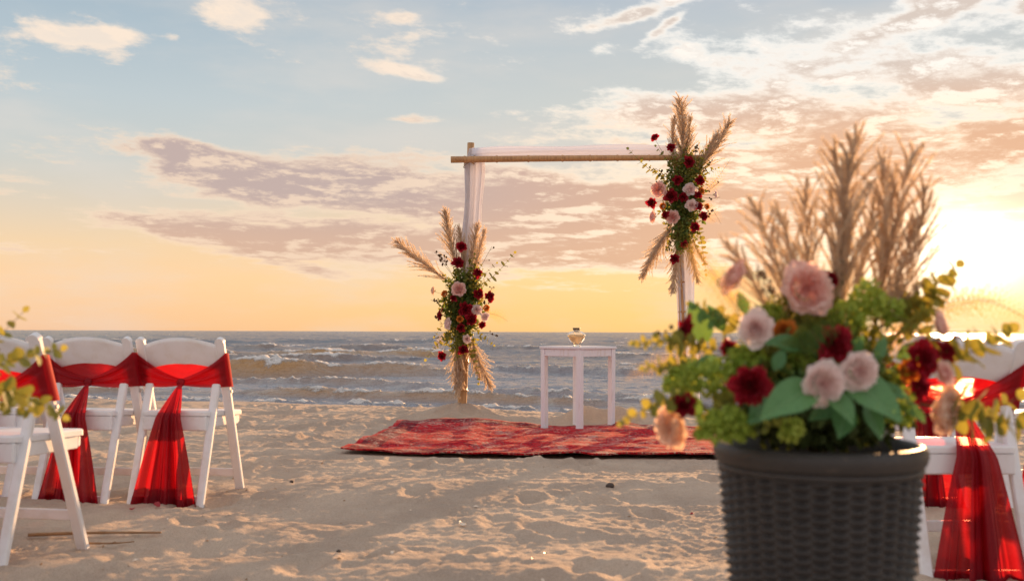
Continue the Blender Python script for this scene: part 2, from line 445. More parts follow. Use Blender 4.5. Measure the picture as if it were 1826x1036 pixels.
wc = s.mix(s.rng(dd.outputs[1], 45, 16), (0.075, 0.11, 0.18, 1), (0.30, 0.31, 0.36, 1))
wc = s.mix(si, wc, (0.46, 0.27, 0.12, 1))
b.inputs['Roughness'].default_value = .12; b.inputs['IOR'].default_value = 1.33
sc1 = s.v('MULTIPLY', co, (.55, 1.0, 1.0))
w1 = s.noise(sc1, 2.6, 5, .62); w2 = s.noise(sc1, 9.0, 4, .6, .4); w0 = s.noise(sc1, .5, 4, .6)
fd = s.rng(dd.outputs[1], 20, 200)
hgt = s.m('ADD', s.m('ADD', s.m('MULTIPLY', w1, .55), s.m('MULTIPLY', w2, .15)), s.m('MULTIPLY', s.m('MULTIPLY', w0, 2.2), fd))
fn = s.noise(co, 22.0, 4, .7)
fm = s.rng(s.m('ADD', fa, s.m('MULTIPLY', s.m('SUBTRACT', fn, .5), .9)), .34, .62)
s.put(b.inputs['Base Color'], s.mix(fm, wc, (0.80, 0.78, 0.76, 1)))
s.put(b.inputs['Roughness'], s.rng(fm, 0, 1, .16, .85))
bm_ = bump(s, b, s.m('ADD', hgt, s.m('MULTIPLY', s.m('MULTIPLY', fn, fm), .10)), 1.0, .55)
sea_me.materials.append(m_sea)
sea = obj('sea', sea_me, kind='structure', label='choppy grey blue sea with low breakers rolling in')
del GX, GY, GZ, SX, SY, H

# ---------------------------------------------------------------- resin folding chair
m_white, s, b = mat('white_resin')
co = objco(s)
s.put(b.inputs['Base Color'], s.mix(s.rng(s.noise(co, 9, 5, .65), .45, .75), (0.77, 0.79, 0.83, 1), (0.68, 0.67, 0.66, 1)))
b.inputs['Roughness'].default_value = .42
bump(s, b, s.noise(co, 60, 3, .5), .12, .002)

m_bolt, s, b = mat('zinc_bolt'); b.inputs['Metallic'].default_value = 1; b.inputs['Base Color'].default_value = (.5, .5, .5, 1); b.inputs['Roughness'].default_value = .4
m_sash, s, _b = mat('crimson_chiffon')
nt = m_sash.node_tree
co = objco(s)
weave = s.noise(s.v('MULTIPLY', co, (1, 1, .15)), 90, 3, .6)
dif = s.n('ShaderNodeBsdfDiffuse'); s.put(dif.inputs[0], s.mix(weave, (0.16, 0.003, 0.013, 1), (0.27, 0.006, 0.022, 1)))
trl = s.n('ShaderNodeBsdfTranslucent'); s.put(trl.inputs[0], (0.62, 0.009, 0.014, 1))
mx = s.n('ShaderNodeMixShader'); mx.inputs[0].default_value = .46
s.put(mx.inputs[1], dif.outputs[0]); s.put(mx.inputs[2], trl.outputs[0])
tr = s.n('ShaderNodeBsdfTransparent'); s.put(tr.inputs[0], (1.0, .32, .30, 1))
gls = s.n('ShaderNodeBsdfGlossy'); gls.inputs['Roughness'].default_value = .5; s.put(gls.inputs[0], (1, .6, .6, 1))
mg = s.n('ShaderNodeMixShader'); mg.inputs[0].default_value = .03
s.put(mg.inputs[1], mx.outputs[0]); s.put(mg.inputs[2], gls.outputs[0])
mt = s.n('ShaderNodeMixShader'); mt.inputs[0].default_value = .12
s.put(mt.inputs[1], mg.outputs[0]); s.put(mt.inputs[2], tr.outputs[0])
s.put(nt.nodes['Material Output'].inputs[0], mt.outputs[0])

TOPY, FRY, REARY, HT = -.14, .25, -.235, .842
def upy(z): return TOPY + (HT - z) / HT * (FRY - TOPY)
def make_chair(name='folding_chair'):
    t = thing(name, None)
    sd = Vector((1, 0, 0))
    W_ = .213
    for sg in (-1, 1):
        mb = MB()
        mb.bar((sg * W_, FRY, -.03), (sg * W_, TOPY + .012, HT - .024), .046, .027, sd, .005)
        # rounded head of the upright
        a0 = Vector((sg * W_, TOPY + .012, HT - .024)); dn = Vector((0, TOPY - FRY, HT)).normalized(); o = Vector((0, dn.z, -dn.y))
        ring = [(math.cos(a) * .023, max(0, math.sin(a)) * .024) for a in [math.pi * k / 10 for k in range(11)]]
        vs = [a0 + sd * x + dn * (y - .004) + o * q for q in (-.0135, .0135) for x, y in ring]
        fs = [(k, k + 1, k + 12, k + 11) for k in range(10)] + [tuple(range(10, -1, -1)), tuple(range(11, 22))]
        mb.add(vs, fs)
        obj('upright', mb.mesh('upright', [m_white]), t)
        mb = MB(); mb.bar((sg * (W_ - .034), REARY, -.05), (sg * (W_ - .034), -.070, .60), .040, .026, sd, .005)
        obj('rear_leg', mb.mesh('rear_leg', [m_white]), t)
        mb = MB(); zb = .565; mb.tube([(sg * (W_ + .026), upy(zb), zb), (sg * (W_ + .029), upy(zb), zb)], [.010, .008], 12)
        obj('bolt', mb.mesh('bolt', [m_bolt]), t)
    # crowned back panel, gently bowed
    nx, nz_ = 17, 7
    P = np.zeros((nz_, nx, 3)); Q = np.zeros((nz_, nx, 3))
    for i in range(nz_):
        for j in range(nx):
            u = (j / (nx - 1)) * 2 - 1; v = i / (nz_ - 1)
            top = .800 + .036 * (1 - u * u); bot = .675 + .030 * (1 - u * u)
            z = bot + (top - bot) * v; x = u * (W_ - .022)
            th = .0095 * (1 - max(0, abs(v - .5) * 2 - .7) / .3 * .45)
            yb = upy(z) - .012 * (1 - u * u)
            P[i, j] = (x, yb - th, z); Q[i, j] = (x, yb + th, z)
    ringm = np.concatenate([P, Q[::-1]], 0); ringm = np.concatenate([ringm, ringm[:1]], 0)
    obj('back_panel', grid_mesh('back_panel', ringm, True, [m_white]), t)
    # seat: pad on a deep rail frame
    z0 = .452
    mb = MB()
    sec = [(-.165, .195), (.20, .205)]
    vs = []
    prof = [(.0, .0), (.004, .010), (.012, .014)]
    loops = []
    for k, (ins, zz) in enumerate([(0, -.012), (0, .006), (.004, .012), (.014, .014)]):
        lp = []
        for cx, cy in ((-1, -1), (1, -1), (1, 1), (-1, 1)):
            hw = .176 if cy < 0 else .205; y = -.165 if cy < 0 else .245
            for q in range(5):
                a = {(-1, -1): math.pi, (1, -1): 1.5 * math.pi, (1, 1): 0, (-1, 1): .5 * math.pi}[(cx, cy)] + q / 4 * math.pi / 2
                rr = .028
                lp.append((cx * (hw - rr) + math.cos(a) * (rr - ins), y - cy * rr + math.sin(a) * (rr - ins), z0 + zz))
        loops.append(lp)
    L_ = len(loops[0]); vs = [p for lp in loops for p in lp]; fs = []
    for i in range(3):
        for k in range(L_): fs.append((i * L_ + k, i * L_ + (k + 1) % L_, (i + 1) * L_ + (k + 1) % L_, (i + 1) * L_ + k))
    fs.append(tuple(range(3 * L_, 4 * L_))); fs.append(tuple(range(L_ - 1, -1, -1)))
    mb.add(vs, fs)
    obj('seat', mb.mesh('seat', [m_white], False), t)
    mb = MB()
    mb.bar((-.168, -.150, z0 - .050), (.168, -.150, z0 - .050), .022, .074, Vector((0, 1, 0)), .005)
    mb.bar((-.190, .225, z0 - .036), (.190, .225, z0 - .036), .020, .046, Vector((0, 1, 0)), .005)
    for sg in (-1, 1):
        mb.bar((sg * .160, -.138, z0 - .042), (sg * .183, .214, z0 - .036), .019, .056, Vector((1, 0, 0)), .004)
    obj('seat_frame', mb.mesh('seat_frame', [m_white]), t)
    mb = MB(); mb.bar((-.19, upy(.13), .13), (.19, upy(.13), .13), .020, .042, Vector((0, 1, 0)), .004)
    obj('front_stretcher', mb.mesh('front_stretcher', [m_white]), t)
    mb = MB(); ry = REARY + (.16 / .65) * .07
    mb.bar((-.158, REARY + .045, .022), (.158, REARY + .045, .022), .020, .042, Vector((0, 1, 0)), .004)
    obj('rear_stretcher', mb.mesh('rear_stretcher', [m_white]), t)
    return t

def make_sash(seed=1, drop=.60):
    rs = random.Random(seed)
    ph = [rs.uniform(0, 6.28) for _ in range(12)]
    t = thing('chair_sash', None)
    KZ = .607; ky = upy(.62) - .05
    # band behind the back, pinched to the knot (one half each side), then over the uprights and across the front
    for sg in (-1, 1):
        nS, nT = 26, 22
        P = np.zeros((nS, nT, 3))
        for i in range(nS):
            s_ = i / (nS - 1)
            for j in range(nT):
                v = j / (nT - 1)
                zt = .760 * (1 - s_) + .628 * s_ - .016 * math.sin(math.pi * s_); zb = .588 * (1 - s_) + .592 * s_ - .010 * math.sin(math.pi * s_)
                z = zb + (zt - zb) * v
                x = .243 * (1 - s_) + .008 * s_
                fold = math.sin(v * 17 + ph[0] + s_ * 2.2 * sg) * .0085 + math.sin(v * 31 + ph[1] - s_ * 3) * .005
                amp = min(1, s_ * 2.2) * (1 - .3 * s_)
                y0_ = upy(z) - .022
                y = y0_ * (1 - s_) + (ky - .006) * s_ + fold * amp - .008 * math.sin(math.pi * s_)
                P[i, j] = (sg * x, y, z + fold * .4 * amp)
        # wrap round the outside of the upright and along the front
        nW = 22
        Q = np.zeros((nW, nT, 3))
        for i in range(nW):
            s_ = i / (nW - 1)
            for j in range(nT):
                v = j / (nT - 1)
                zf = (.588 + .172 * v)
                if s_ < .25:
                    a = s_ / .25; x = .243 + .003 * math.sin(a * math.pi); y = upy(zf) - .022 + .044 * a; z = zf
                else:
                    a = (s_ - .25) / .75; x = .243 * (1 - a); y = upy(zf) + .022 + .003 * math.sin(a * 9 + v * 6)
                    z = (.588 + .008 * math.sin(a * 1.57)) + (.172 - .066 * math.sin(a * 1.57)) * v
                    y = min(y, 9) if a < .12 else upy(z) + .024 + .003 * math.sin(a * 9 + v * 14 + ph[5])
                Q[i, j] = (sg * x, y, z)
        full = np.concatenate([P[::-1], Q[1:]], 0)
        obj('band', grid_mesh('band', full if sg > 0 else full[:, ::-1], True, [m_sash]), t)
    # knot
    nU, nV = 14, 10
    K = np.zeros((nV, nU, 3))
    for i in range(nV):
        th = math.pi * i / (nV - 1)
        for j in range(nU):
            a = 2 * math.pi * j / nU
            r_ = .019 * math.sin(th) * (1 + .14 * math.sin(3 * a + 2 * th)) + .001
            K[i, j] = (r_ * math.cos(a) * 1.05, ky - .012 + r_ * math.sin(a) * .8, KZ + .022 * math.cos(th))
    obj('knot', grid_mesh('knot', K, True, [m_sash], wrap=True), t)
    # two long tails that fan out to the sand
    for li, (c0, wid, yo, zb_) in enumerate(((-.30, .66, 0.0, -.012), (.32, .68, -.016, -.03))):
        nR, nC = 34, 44
        T = np.zeros((nR, nC, 3))
        for i in range(nR):
            s_ = i / (nR - 1)
            z = KZ - .01 - (KZ - .01 - zb_) * s_
            hw = .012 + .158 * (s_ ** .82)
            yl = ky - .012 + (-.222 - ky + .012) * min(1, s_ / .26) - .02 * max(0, s_ - .26)
            for j in range(nC):
                u = (j / (nC - 1)) * 2 - 1
                x = (c0 + wid * u) * hw
                am = .006 + .020 * s_
                f = math.sin(u * 7.5 + ph[2 + li] + .8 * s_) + .55 * math.sin(u * 15 + ph[4 + li] - s_) + .3 * math.sin(u * 27 + ph[6 + li])
                x += .010 * s_ * math.sin(u * 15 + ph[6])
                T[i, j] = (x, yl + yo - am * .75 * f * min(1, s_ * 4), z + .006 * math.sin(u * 5 + ph[8]) * s_)
        obj('tail', grid_mesh('tail', T, True, [m_sash]), t)
        # doubled hem
        Hm = T[-4:, :, :].copy(); Hm[:, :, 1] -= .0016
        obj('hem', grid_mesh('hem', Hm, True, [m_sash]), bpy.data.objects[[o.name for o in t.children if o.name.startswith('tail')][-1]])
    return t

CH = []
chair0 = make_chair()
def kids(o): return [c for c in bpy.data.objects if c.parent == o]
def reg(o):
    for c in [o] + kids(o): KIDS[c.name] = kids(c)
reg(chair0)
for c in kids(chair0): KIDS[c.name] = []
sash_src = []
def place_chair(x, y, yaw, pitch, dz, label, slabel, seed, first=[True]):
    c = chair0 if first[0] else copy_tree(chair0)
    first[0] = False
    c.name = 'folding_chair'
    z = gl(x, y) + dz
    c.location = (x, y, z); c.rotation_euler = (R(pitch), 0, R(yaw))
    c['label'] = label; c['category'] = 'chair'; c['group'] = 'white folding chairs in rows facing the arch'
    t = make_sash(seed)
    t.location = c.location; t.rotation_euler = c.rotation_euler
    t['label'] = slabel; t['category'] = 'sash'; t['group'] = 'crimson chiffon sashes tied round the chair backs'
    return c
# left block: second row (about 5 m away) and the near row
place_chair(-1.70, 5.22, -6, -3.0, -.01, 'white folding chair nearest the aisle in the left second row', 'crimson sash on the left second row chair nearest the aisle', 3)
place_chair(-2.17, 5.20, -6, -3.0, -.01, 'white folding chair beside the aisle end of the left second row', 'crimson sash half hidden behind the near left chair leg', 8)
place_chair(-2.65, 5.18, -6, -3.0, -.01, 'white folding chair mostly hidden behind the near left chair', 'crimson sash glimpsed at the left picture edge behind the near chair', 14)
place_chair(-1.95, 3.80, -8, -1.5, .0, 'large near white folding chair at the left edge of the photo', 'dark crimson sash wrapped round the near left chair back', 21)
# right block
place_chair(1.60, 3.66, .5, -1.5, -.01, 'large near white folding chair behind the flower planter at right', 'crimson sash hanging behind the near right chair, sunlight shining through', 27)
place_chair(2.02, 5.10, 2, -1.5, .0, 'white folding chair in the right second row just beside the planter', 'crimson sash tail peeking out just right of the planter', 33)
place_chair(2.60, 5.10, 2, -1.5, .0, 'white folding chair in the right second row at the picture edge', 'crimson sash behind the near right chair, at the right picture edge', 38)

# ---------------------------------------------------------------- bamboo arch
m_bam, s, b = mat('bamboo')
co = objco(s)
gr = s.noise(s.v('MULTIPLY', co, (1, 1, .06)), 60, 4, .6)
s.put(b.inputs['Base Color'], s.mix(s.rng(gr, .35, .7), (0.52, 0.30, 0.13, 1), (0.33, 0.17, 0.07, 1)))
b.inputs['Roughness'].default_value = .4
m_bamh = m_bam
def bamboo(name, a, b_, r0, r1, parent, seed):
    rs = random.Random(seed)
    a, b_ = Vector(a), Vector(b_)
    L = (b_ - a).length; pts = []; rad = []
    p = 0; nodes = []
    q = .12 + rs.random() * .1
    while q < L - .05: nodes.append(q); q += rs.uniform(.24, .33)
    stops = [0]
    for n_ in nodes: stops += [n_ - .05, n_ - .014, n_ - .006, n_, n_ + .006, n_ + .014, n_ + .05]
    stops.append(L)
    for k, d in enumerate(sorted(stops)):
        t = d / L; r = r0 + (r1 - r0) * t
        near = min([abs(d - n_) for n_ in nodes] or [1])
        r *= 1 + (.16 if near < .004 else (.09 if near < .008 else (-.03 if near < .02 else 0)))
        pts.append(a + (b_ - a) * t + Vector((math.sin(t * 3.1) * .012, 0, math.sin(t * 2.4 + 1) * .006 if abs((b_ - a).z) < 1 else 0))); rad.append(r)
    mb = MB(); mb.tube(pts, rad, 14)
    # bake the axis into local Z-like grain by building in place
    return obj(name, mb.mesh(name, [m_bam], True), parent)
LB = Vector((at(822, 742, 9.6).x, 9.6, 0)); LT = at(839, 253, 9.6)
RBp = Vector((at(1222, 745, 9.6).x, 9.6, 0)); RT = at(1206, 246, 9.6)
arch = thing('wedding_arch', None, label='two post bamboo wedding arch standing in the sand before the sea', cat='arch')
arch.location = (0, ARCH_Y, 0)
def loc(v, o=arch): return Vector(v) - o.location
bamboo('post', loc((LB.x, 9.6, gl(LB.x, 9.6) - .3)), loc((LT.x, 9.6, LT.z)), .046, .034, arch, 3)
bamboo('post', loc((RBp.x, 9.6, gl(RBp.x, 9.6) - .3)), loc((RT.x, 9.6, RT.z)), .040, .032, arch, 9)
BL = at(804, 286, 9.53); BR_ = at(1262, 281, 9.53)
bamboo('crossbeam', loc(BL), loc(BR_), .032, .026, arch, 14)
def lash(jx, jz):
    mb = MB(); pts = []
    for q in range(14 * 8):
        a = 2 * math.pi * q / 14; o_ = (q / 112 - .5) * .06
        pts.append(Vector((jx + math.cos(a) * .048 + o_ * .5, 9.565 - ARCH_Y + math.sin(a) * .085, jz + o_ + math.cos(a) * .03 * math.cos(q * .06))))
    mb.tube(pts, .0045, 6)
    obj('lashing', mb.mesh('lashing', [m_cord], True), arch)
m_cord, s, b = mat('cord'); b.inputs['Base Color'].default_value = (.35, .26, .16, 1); b.inputs['Roughness'].default_value = .9
lash(LT.x - .005, at(840, 286, 9.53).z); lash(RT.x, at(1206, 283, 9.53).z)

# white chiffon drape
m_chif, s, _b = mat('white_chiffon')
dif = s.n('ShaderNodeBsdfDiffuse'); s.put(dif.inputs[0], (0.83, 0.85, 0.92, 1))
trl = s.n('ShaderNodeBsdfTranslucent'); s.put(trl.inputs[0], (0.82, 0.86, 0.97, 1))
mx = s.n('ShaderNodeMixShader'); mx.inputs[0].default_value = .5; s.put(mx.inputs[1], dif.outputs[0]); s.put(mx.inputs[2], trl.outputs[0])
tr = s.n('ShaderNodeBsdfTransparent')
mt = s.n('ShaderNodeMixShader'); mt.inputs[0].default_value = .07; s.put(mt.inputs[1], mx.outputs[0]); s.put(mt.inputs[2], tr.outputs[0])
s.put(m_chif.node_tree.nodes['Material Output'].inputs[0], mt.outputs[0])
drape = thing('drape', None, label='sheer white chiffon draped along the bamboo crossbeam and down both posts', cat='drape')
drape.location = (0, ARCH_Y, 0)
def cloth_strip(name, path, half, depth, seed, folds=6, nC=64):
    """gathered cloth hanging along a path: closed pleated section"""
    rs = random.Random(seed); ph = [rs.uniform(0, 6.28) for _ in range(6)]
    n = len(path); P = np.zeros((n, nC, 3))
    for i, (p, w, ax) in enumerate(path):
        s_ = i / (n - 1); p = Vector(p); ax = Vector(ax)
        for j in range(nC):
            a = 2 * math.pi * j / nC
            pl = 1 + .16 * math.sin(folds * a + ph[0] + 1.3 * s_) + .09 * math.sin((folds * 2 + 1) * a + ph[1] - 2.5 * s_)
            u = math.cos(a) * w * pl; v = math.sin(a) * depth * pl
            P[i, j] = p + ax * u + Vector((0, 1, 0)) * v * (.7 + .3 * w / half)
    return obj(name, grid_mesh(name, P, True, [m_chif], wrap=True), drape)
zt = at(845, 262, 9.6).z - .02
lx = LT.x
path = []
for i in range(40):
    s_ = i / 39; z = zt + .01 - s_ * (zt - gl(-.45, 9.6) - .85)
    w = .052 + .030 * ss(0, .12, s_) - .012 * s_ + .006 * math.sin(s_ * 14)
    x = lx + .038 + (LB.x - LT.x) * s_ * .55 + .008 * math.sin(s_ * 7)
    path.append(((x, .0 - .005, z), float(w), (1, 0, 0)))
cloth_strip('hanging_panel', path, .07, .062, 4, 7)
path = []
bz0 = BL.z
for i in range(60):
    s_ = i / 59; x = lx + .02 + s_ * (RT.x + .02 - lx)
    zc = bz0 + (BR_.z - bz0) * (x - BL.x) / (BR_.x - BL.x) + .070 + .010 * math.sin(s_ * 5) + .02 * s_
    path.append(((x, -.05, zc - .008), .056 + .008 * math.sin(s_ * 11), (0.0, 0, 1)))
cloth_strip('beam_swag', path, .05, .055, 8, 5, 48)
path = []
for i in range(44):
    s_ = i / 43; z = zt - .02 - s_ * (zt - gl(1.6, 9.6) - .10)
    w = .056 + .012 * ss(0, .1, s_) + .012 * s_ + .005 * math.sin(s_ * 17)
    path.append(((RT.x + .062 + (RBp.x - RT.x) * s_ * .8 + .006 * math.sin(s_ * 8), .01, z), float(w), (1, 0, 0)))
cloth_strip('hanging_panel', path, .06, .05, 12, 6)

# ---------------------------------------------------------------- table
m_paint, s, b = mat('white_painted_wood')
co = objco(s)
s.put(b.inputs['Base Color'], s.mix(s.rng(s.noise(s.v('MULTIPLY', co, (1, 1, .2)), 34, 5, .6), .5, .75), (0.76, 0.79, 0.85, 1), (0.66, 0.65, 0.64, 1)))
b.inputs['Roughness'].default_value = .5
tbx, tby = 0.575, 8.66
tz = gl(tbx, tby) - .012
table = thing('side_table', None, label='square white wooden table standing corner on at the rug', cat='table')
table.location = (tbx, tby, tz); table.rotation_euler = (0, 0, R(44))
TH_ = .735; hs_ = .207
for sx in (-1, 1):
    for sy_ in (-1, 1):
        mb = MB(); mb.bar((sx * hs_ * .985, sy_ * hs_ * .985, -.06), (sx * hs_, sy_ * hs_, TH_ - .0225), .048, .048, Vector((1, 0, 0)), .003)
        obj('leg', mb.mesh('leg', [m_paint]), table)
for k in range(4):
    mb = MB(); mb.box((0, 0, 0), (2 * hs_ - .052, .020, .060), .003)
    a = k * math.pi / 2
    obj('apron', mb.mesh('apron', [m_paint]), table, loc=(math.sin(a) * (hs_ + .008), -math.cos(a) * (hs_ + .008), TH_ - .055), rot=(0, 0, a))
mb = MB(); mb.box((0, 0, TH_ - .011), (.478, .478, .022), .004)
obj('table_top', mb.mesh('table_top', [m_paint]), table)

# ---------------------------------------------------------------- glass jar
def lathe(prof, n=32):
    P = np.zeros((len(prof), n, 3))
    for i, (r_, z) in enumerate(prof):
        for j in range(n):
            a = 2 * math.pi * j / n; P[i, j] = (r_ * math.cos(a), r_ * math.sin(a), z)
    return P
m_glass, s, b = mat('clear_glass')
b.inputs['Transmission Weight'].default_value = 1.0; b.inputs['Roughness'].default_value = .02; b.inputs['IOR'].default_value = 1.45
b.inputs['Base Color'].default_value = (.97, .96, .93, 1)
jar = thing('glass_jar', None, label='rounded clear glass jar with a dark lid standing on the white table', cat='jar')
jp = at(1028, 617, tby - .22)
jar.location = (jp.x, tby - .20, tz + TH_); jar.scale = (1.2, 1.2, 1.12)
outer = [(.0005, .0), (.020, .0), (.026, .003), (.022, .010), (.030, .020), (.046, .040), (.059, .062), (.064, .080), (.061, .096), (.048, .109), (.030, .115), (.022, .119), (.022, .128)]
inner = [(.019, .128), (.019, .119), (.027, .112), (.045, .106), (.057, .095), (.0605, .080), (.0555, .063), (.043, .042), (.027, .023), (.012, .014), (.0005, .013)]
obj('glass_body', grid_mesh('glass_body', lathe(outer + inner, 40), True, [m_glass], wrap=True), jar)
m_lid, s, b = mat('dark_lid'); b.inputs['Base Color'].default_value = (.10, .065, .045, 1); b.inputs['Roughness'].default_value = .45
obj('lid', grid_mesh('lid', lathe([(.0005, .1285), (.025, .1285), (.0262, .131), (.0262, .139), (.025, .1415), (.0005, .1415)], 28), False, [m_lid], wrap=True), jar)
m_sunglow, s, b = mat('sunglow_filling')  # added filling, its warm colour standing in for sunlight glowing in the glass
s.put(b.inputs['Base Color'], s.mix(s.noise(objco(s), 150, 2, .6), (.80, .68, .46, 1), (.92, .86, .72, 1))); b.inputs['Roughness'].default_value = .6
t_ = s.n('ShaderNodeBsdfTranslucent'); s.put(t_.inputs[0], (1, .85, .6, 1)); mx = s.n('ShaderNodeMixShader'); mx.inputs[0].default_value = .6
s.put(mx.inputs[1], b.outputs[0]); s.put(mx.inputs[2], t_.outputs[0]); s.put(m_sunglow.node_tree.nodes['Material Output'].inputs[0], mx.outputs[0])
obj('sunglow_filling', grid_mesh('sunglow_filling', lathe([(.0005, .0142), (.011, .015), (.025, .025), (.041, .0425), (.0535, .0625), (.0585, .079), (.0555, .090), (.0005, .093)], 28), True, [m_sunglow], wrap=True), jar)

# ---------------------------------------------------------------- rug
m_rug, s, b = mat('worn_red_rug')
co = objco(s); sp = s.n('ShaderNodeSeparateXYZ'); s.put(sp.inputs[0], co); ux, uy = sp.outputs[0], sp.outputs[1]
ax_ = s.m('ABSOLUTE', ux); ay_ = s.m('ABSOLUTE', uy)
sym = s.n('ShaderNodeCombineXYZ'); s.put(sym.inputs[0], ax_); s.put(sym.inputs[1], ay_)
vor = s.n('ShaderNodeTexVoronoi', feature='DISTANCE_TO_EDGE'); s.put(vor.inputs['Vector'], sym.outputs[0]); vor.inputs['Scale'].default_value = 13
vor2 = s.n('ShaderNodeTexVoronoi', feature='F1'); s.put(vor2.inputs['Vector'], sym.outputs[0]); vor2.inputs['Scale'].default_value = 30
motif = s.rng(vor.outputs['Distance'], .03, .07, .35, 1)
dots = s.rng(vor2.outputs['Distance'], .32, .26)
red = s.mix(motif, (0.13, 0.004, 0.014, 1), (0.50, 0.008, 0.018, 1))
red = s.mix(s.m('MULTIPLY', dots, .7), red, (0.20, 0.012, 0.03, 1))
edge_d = s.m('MINIMUM', s.m('SUBTRACT', RUG['w'] / 2, ax_), s.m('SUBTRACT', RUG['d'] / 2, ay_))
border = s.m('MULTIPLY', s.rng(edge_d, .03, .04), s.rng(edge_d, .20, .19))
b2 = s.m('MULTIPLY', s.rng(edge_d, .07, .075), s.rng(edge_d, .16, .155))
red = s.mix(s.m('MULTIPLY', border, .85), red, (0.13, 0.008, 0.02, 1))
red = s.mix(s.m('MULTIPLY', b2, s.m('MULTIPLY', dots, .85)), red, (0.55, 0.03, 0.03, 1))
wear = s.noise(co, 5.5, 6, .72); wf = s.noise(s.v('MULTIPLY', co, (1, 2.2, 1)), 60, 3, .8)
wm = s.rng(s.m('ADD', s.m('MULTIPLY', wear, 1.0), s.m('MULTIPLY', wf, 1.4)), 1.26, 1.36)
wm = s.m('MULTIPLY', wm, s.m('ADD', .72, s.m('MULTIPLY', s.rng(edge_d, .35, .0), .28)))
s.put(b.inputs['Base Color'], s.mix(wm, red, (0.60, 0.44, 0.37, 1)))
b.inputs['Roughness'].default_value = .95; b.inputs['Specular IOR Level'].default_value = .15
bump(s, b, s.m('ADD', s.noise(co, 240, 2, .7), s.m('MULTIPLY', wf, .6)), .6, .006)
def rug_mesh():
    nu, nv = 190, 130
    U, V = np.meshgrid(np.linspace(-RUG['w'] / 2, RUG['w'] / 2, nu), np.linspace(-RUG['d'] / 2, RUG['d'] / 2, nv))
    # slightly crooked outline
    Vc = V + .035 * fbm(U, V * 0 + 3, 1.1, 2) - .02 * U
    Uc = U + .03 * fbm(V, U * 0 + 8, 1.2, 2)
    c_, s_ = math.cos(RUG['rot']), math.sin(RUG['rot'])
    Xw = RUG['c'][0] + Uc * c_ - Vc * s_; Yw = RUG['c'][1] + Uc * s_ + Vc * c_
    Zs = 0; 
    for ox, oy in ((0, 0), (.09, 0), (-.09, 0), (0, .09), (0, -.09)): Zs = Zs + low_ground(Xw + ox, Yw + oy) / 5
    fr = ss(-RUG['d'] / 2 + .25, -RUG['d'] / 2, V)
    Zr = Zs + .012 + .036 * (fbm(Xw, Yw * 1.3, 1.7, 3) + .6) + .014 * np.clip(fbm(Xw * 1.3, Yw * .25, 1.9, 2) * 2, 0, 1) + fr * .003 * (1 + fbm(Xw, Yw * 0, 2.4, 2))
    top = np.stack([Uc, Vc, Zr], -1)
    th = .012; bot = top.copy(); bot[..., 2] -= th
    rows = np.concatenate([top, bot[::-1], top[:1]], 0)
    me = grid_mesh('rug', rows, True, [m_rug])
    return me
rug = obj('rug', rug_mesh(), label='worn red patterned rug laid rumpled on the sand before the arch', cat='rug', loc=(RUG['c'][0], RUG['c'][1], 0), rot=(0, 0, RUG['rot']))

# ---------------------------------------------------------------- planter
m_pl, s, b = mat('charcoal_resin')
co = objco(s)
dst = s.rng(s.noise(co, 46, 5, .7), .58, .74, 0, .35)
s.put(b.inputs['Base Color'], s.mix(dst, s.mix(s.noise(co, 14, 4, .6), (0.030, 0.029, 0.030, 1), (0.070, 0.066, 0.064, 1)), (0.16, 0.125, 0.10, 1)))
b.inputs['Roughness'].default_value = .5; b.inputs['Specular IOR Level'].default_value = .32
PLX, PLY = at(1456, 780, 1.86).x, 1.86
PLR, PLTOP, PLBOT = .190, .672, .112
pz = gl(PLX, PLY) - .03
planter = thing('planter', None, label='tall charcoal woven resin planter holding the big bouquet, front right', cat='planter')
planter.location = (PLX, PLY, pz)
H0 = PLTOP
def plr(z): return PLBOT + (.178 - PLBOT) * (z / (H0 - .05)) ** .72
rim = [(.150, H0 - .060), (.168, H0 - .03), (.172, H0 - .004), (.178, H0 + .002), (.186, H0 - .001), (.191, H0 - .008), (.1915, H0 - .018), (.188, H0 - .030), (.1835, H0 - .036), (.180, H0 - .037)]
obj('rim', grid_mesh('rim', lathe(rim, 96), True, [m_pl], wrap=True), planter)
ringp = [(.178, H0 - .036), (.1825, H0 - .0375), (.1845, H0 - .042), (.1825, H0 - .047), (.178, H0 - .049)]
obj('rim_bead', grid_mesh('rim_bead', lathe(ringp, 96), True, [m_pl], wrap=True), planter)
COLS, PITCHW = 34, .0079
nr = int((H0 - .05) / PITCHW * 4); ncq = COLS * 6
th_ = np.linspace(0, 2 * np.pi, ncq, endpoint=False); zz_ = np.linspace(.0, H0 - .048, nr)
TT, ZZ = np.meshgrid(th_, zz_)
u_ = TT * COLS / (2 * np.pi); v_ = ZZ / PITCHW; row = np.floor(v_); fv = v_ - row
alt = np.cos(np.pi * (u_ + row))
rr_ = PLBOT + (.178 - PLBOT) * (np.maximum(ZZ, 1e-4) / (H0 - .05)) ** .72 + np.sin(np.pi * fv) ** .6 * (.0022 + .0072 * alt) - .003
obj('woven_wall', grid_mesh('woven_wall', np.stack([rr_ * np.cos(TT), rr_ * np.sin(TT), ZZ], -1), True, [m_pl], wrap=True), planter)
m_soil, s, b = mat('dark_soil'); b.inputs['Base Color'].default_value = (.018, .014, .011, 1); b.inputs['Roughness'].default_value = 1
obj('soil', grid_mesh('soil', lathe([(.163, H0 - .045), (.1, H0 - .035), (.0005, H0 - .03)], 40), True, [m_soil], wrap=True), planter)
reg(planter)
for c in kids(planter): KIDS[c.name] = []

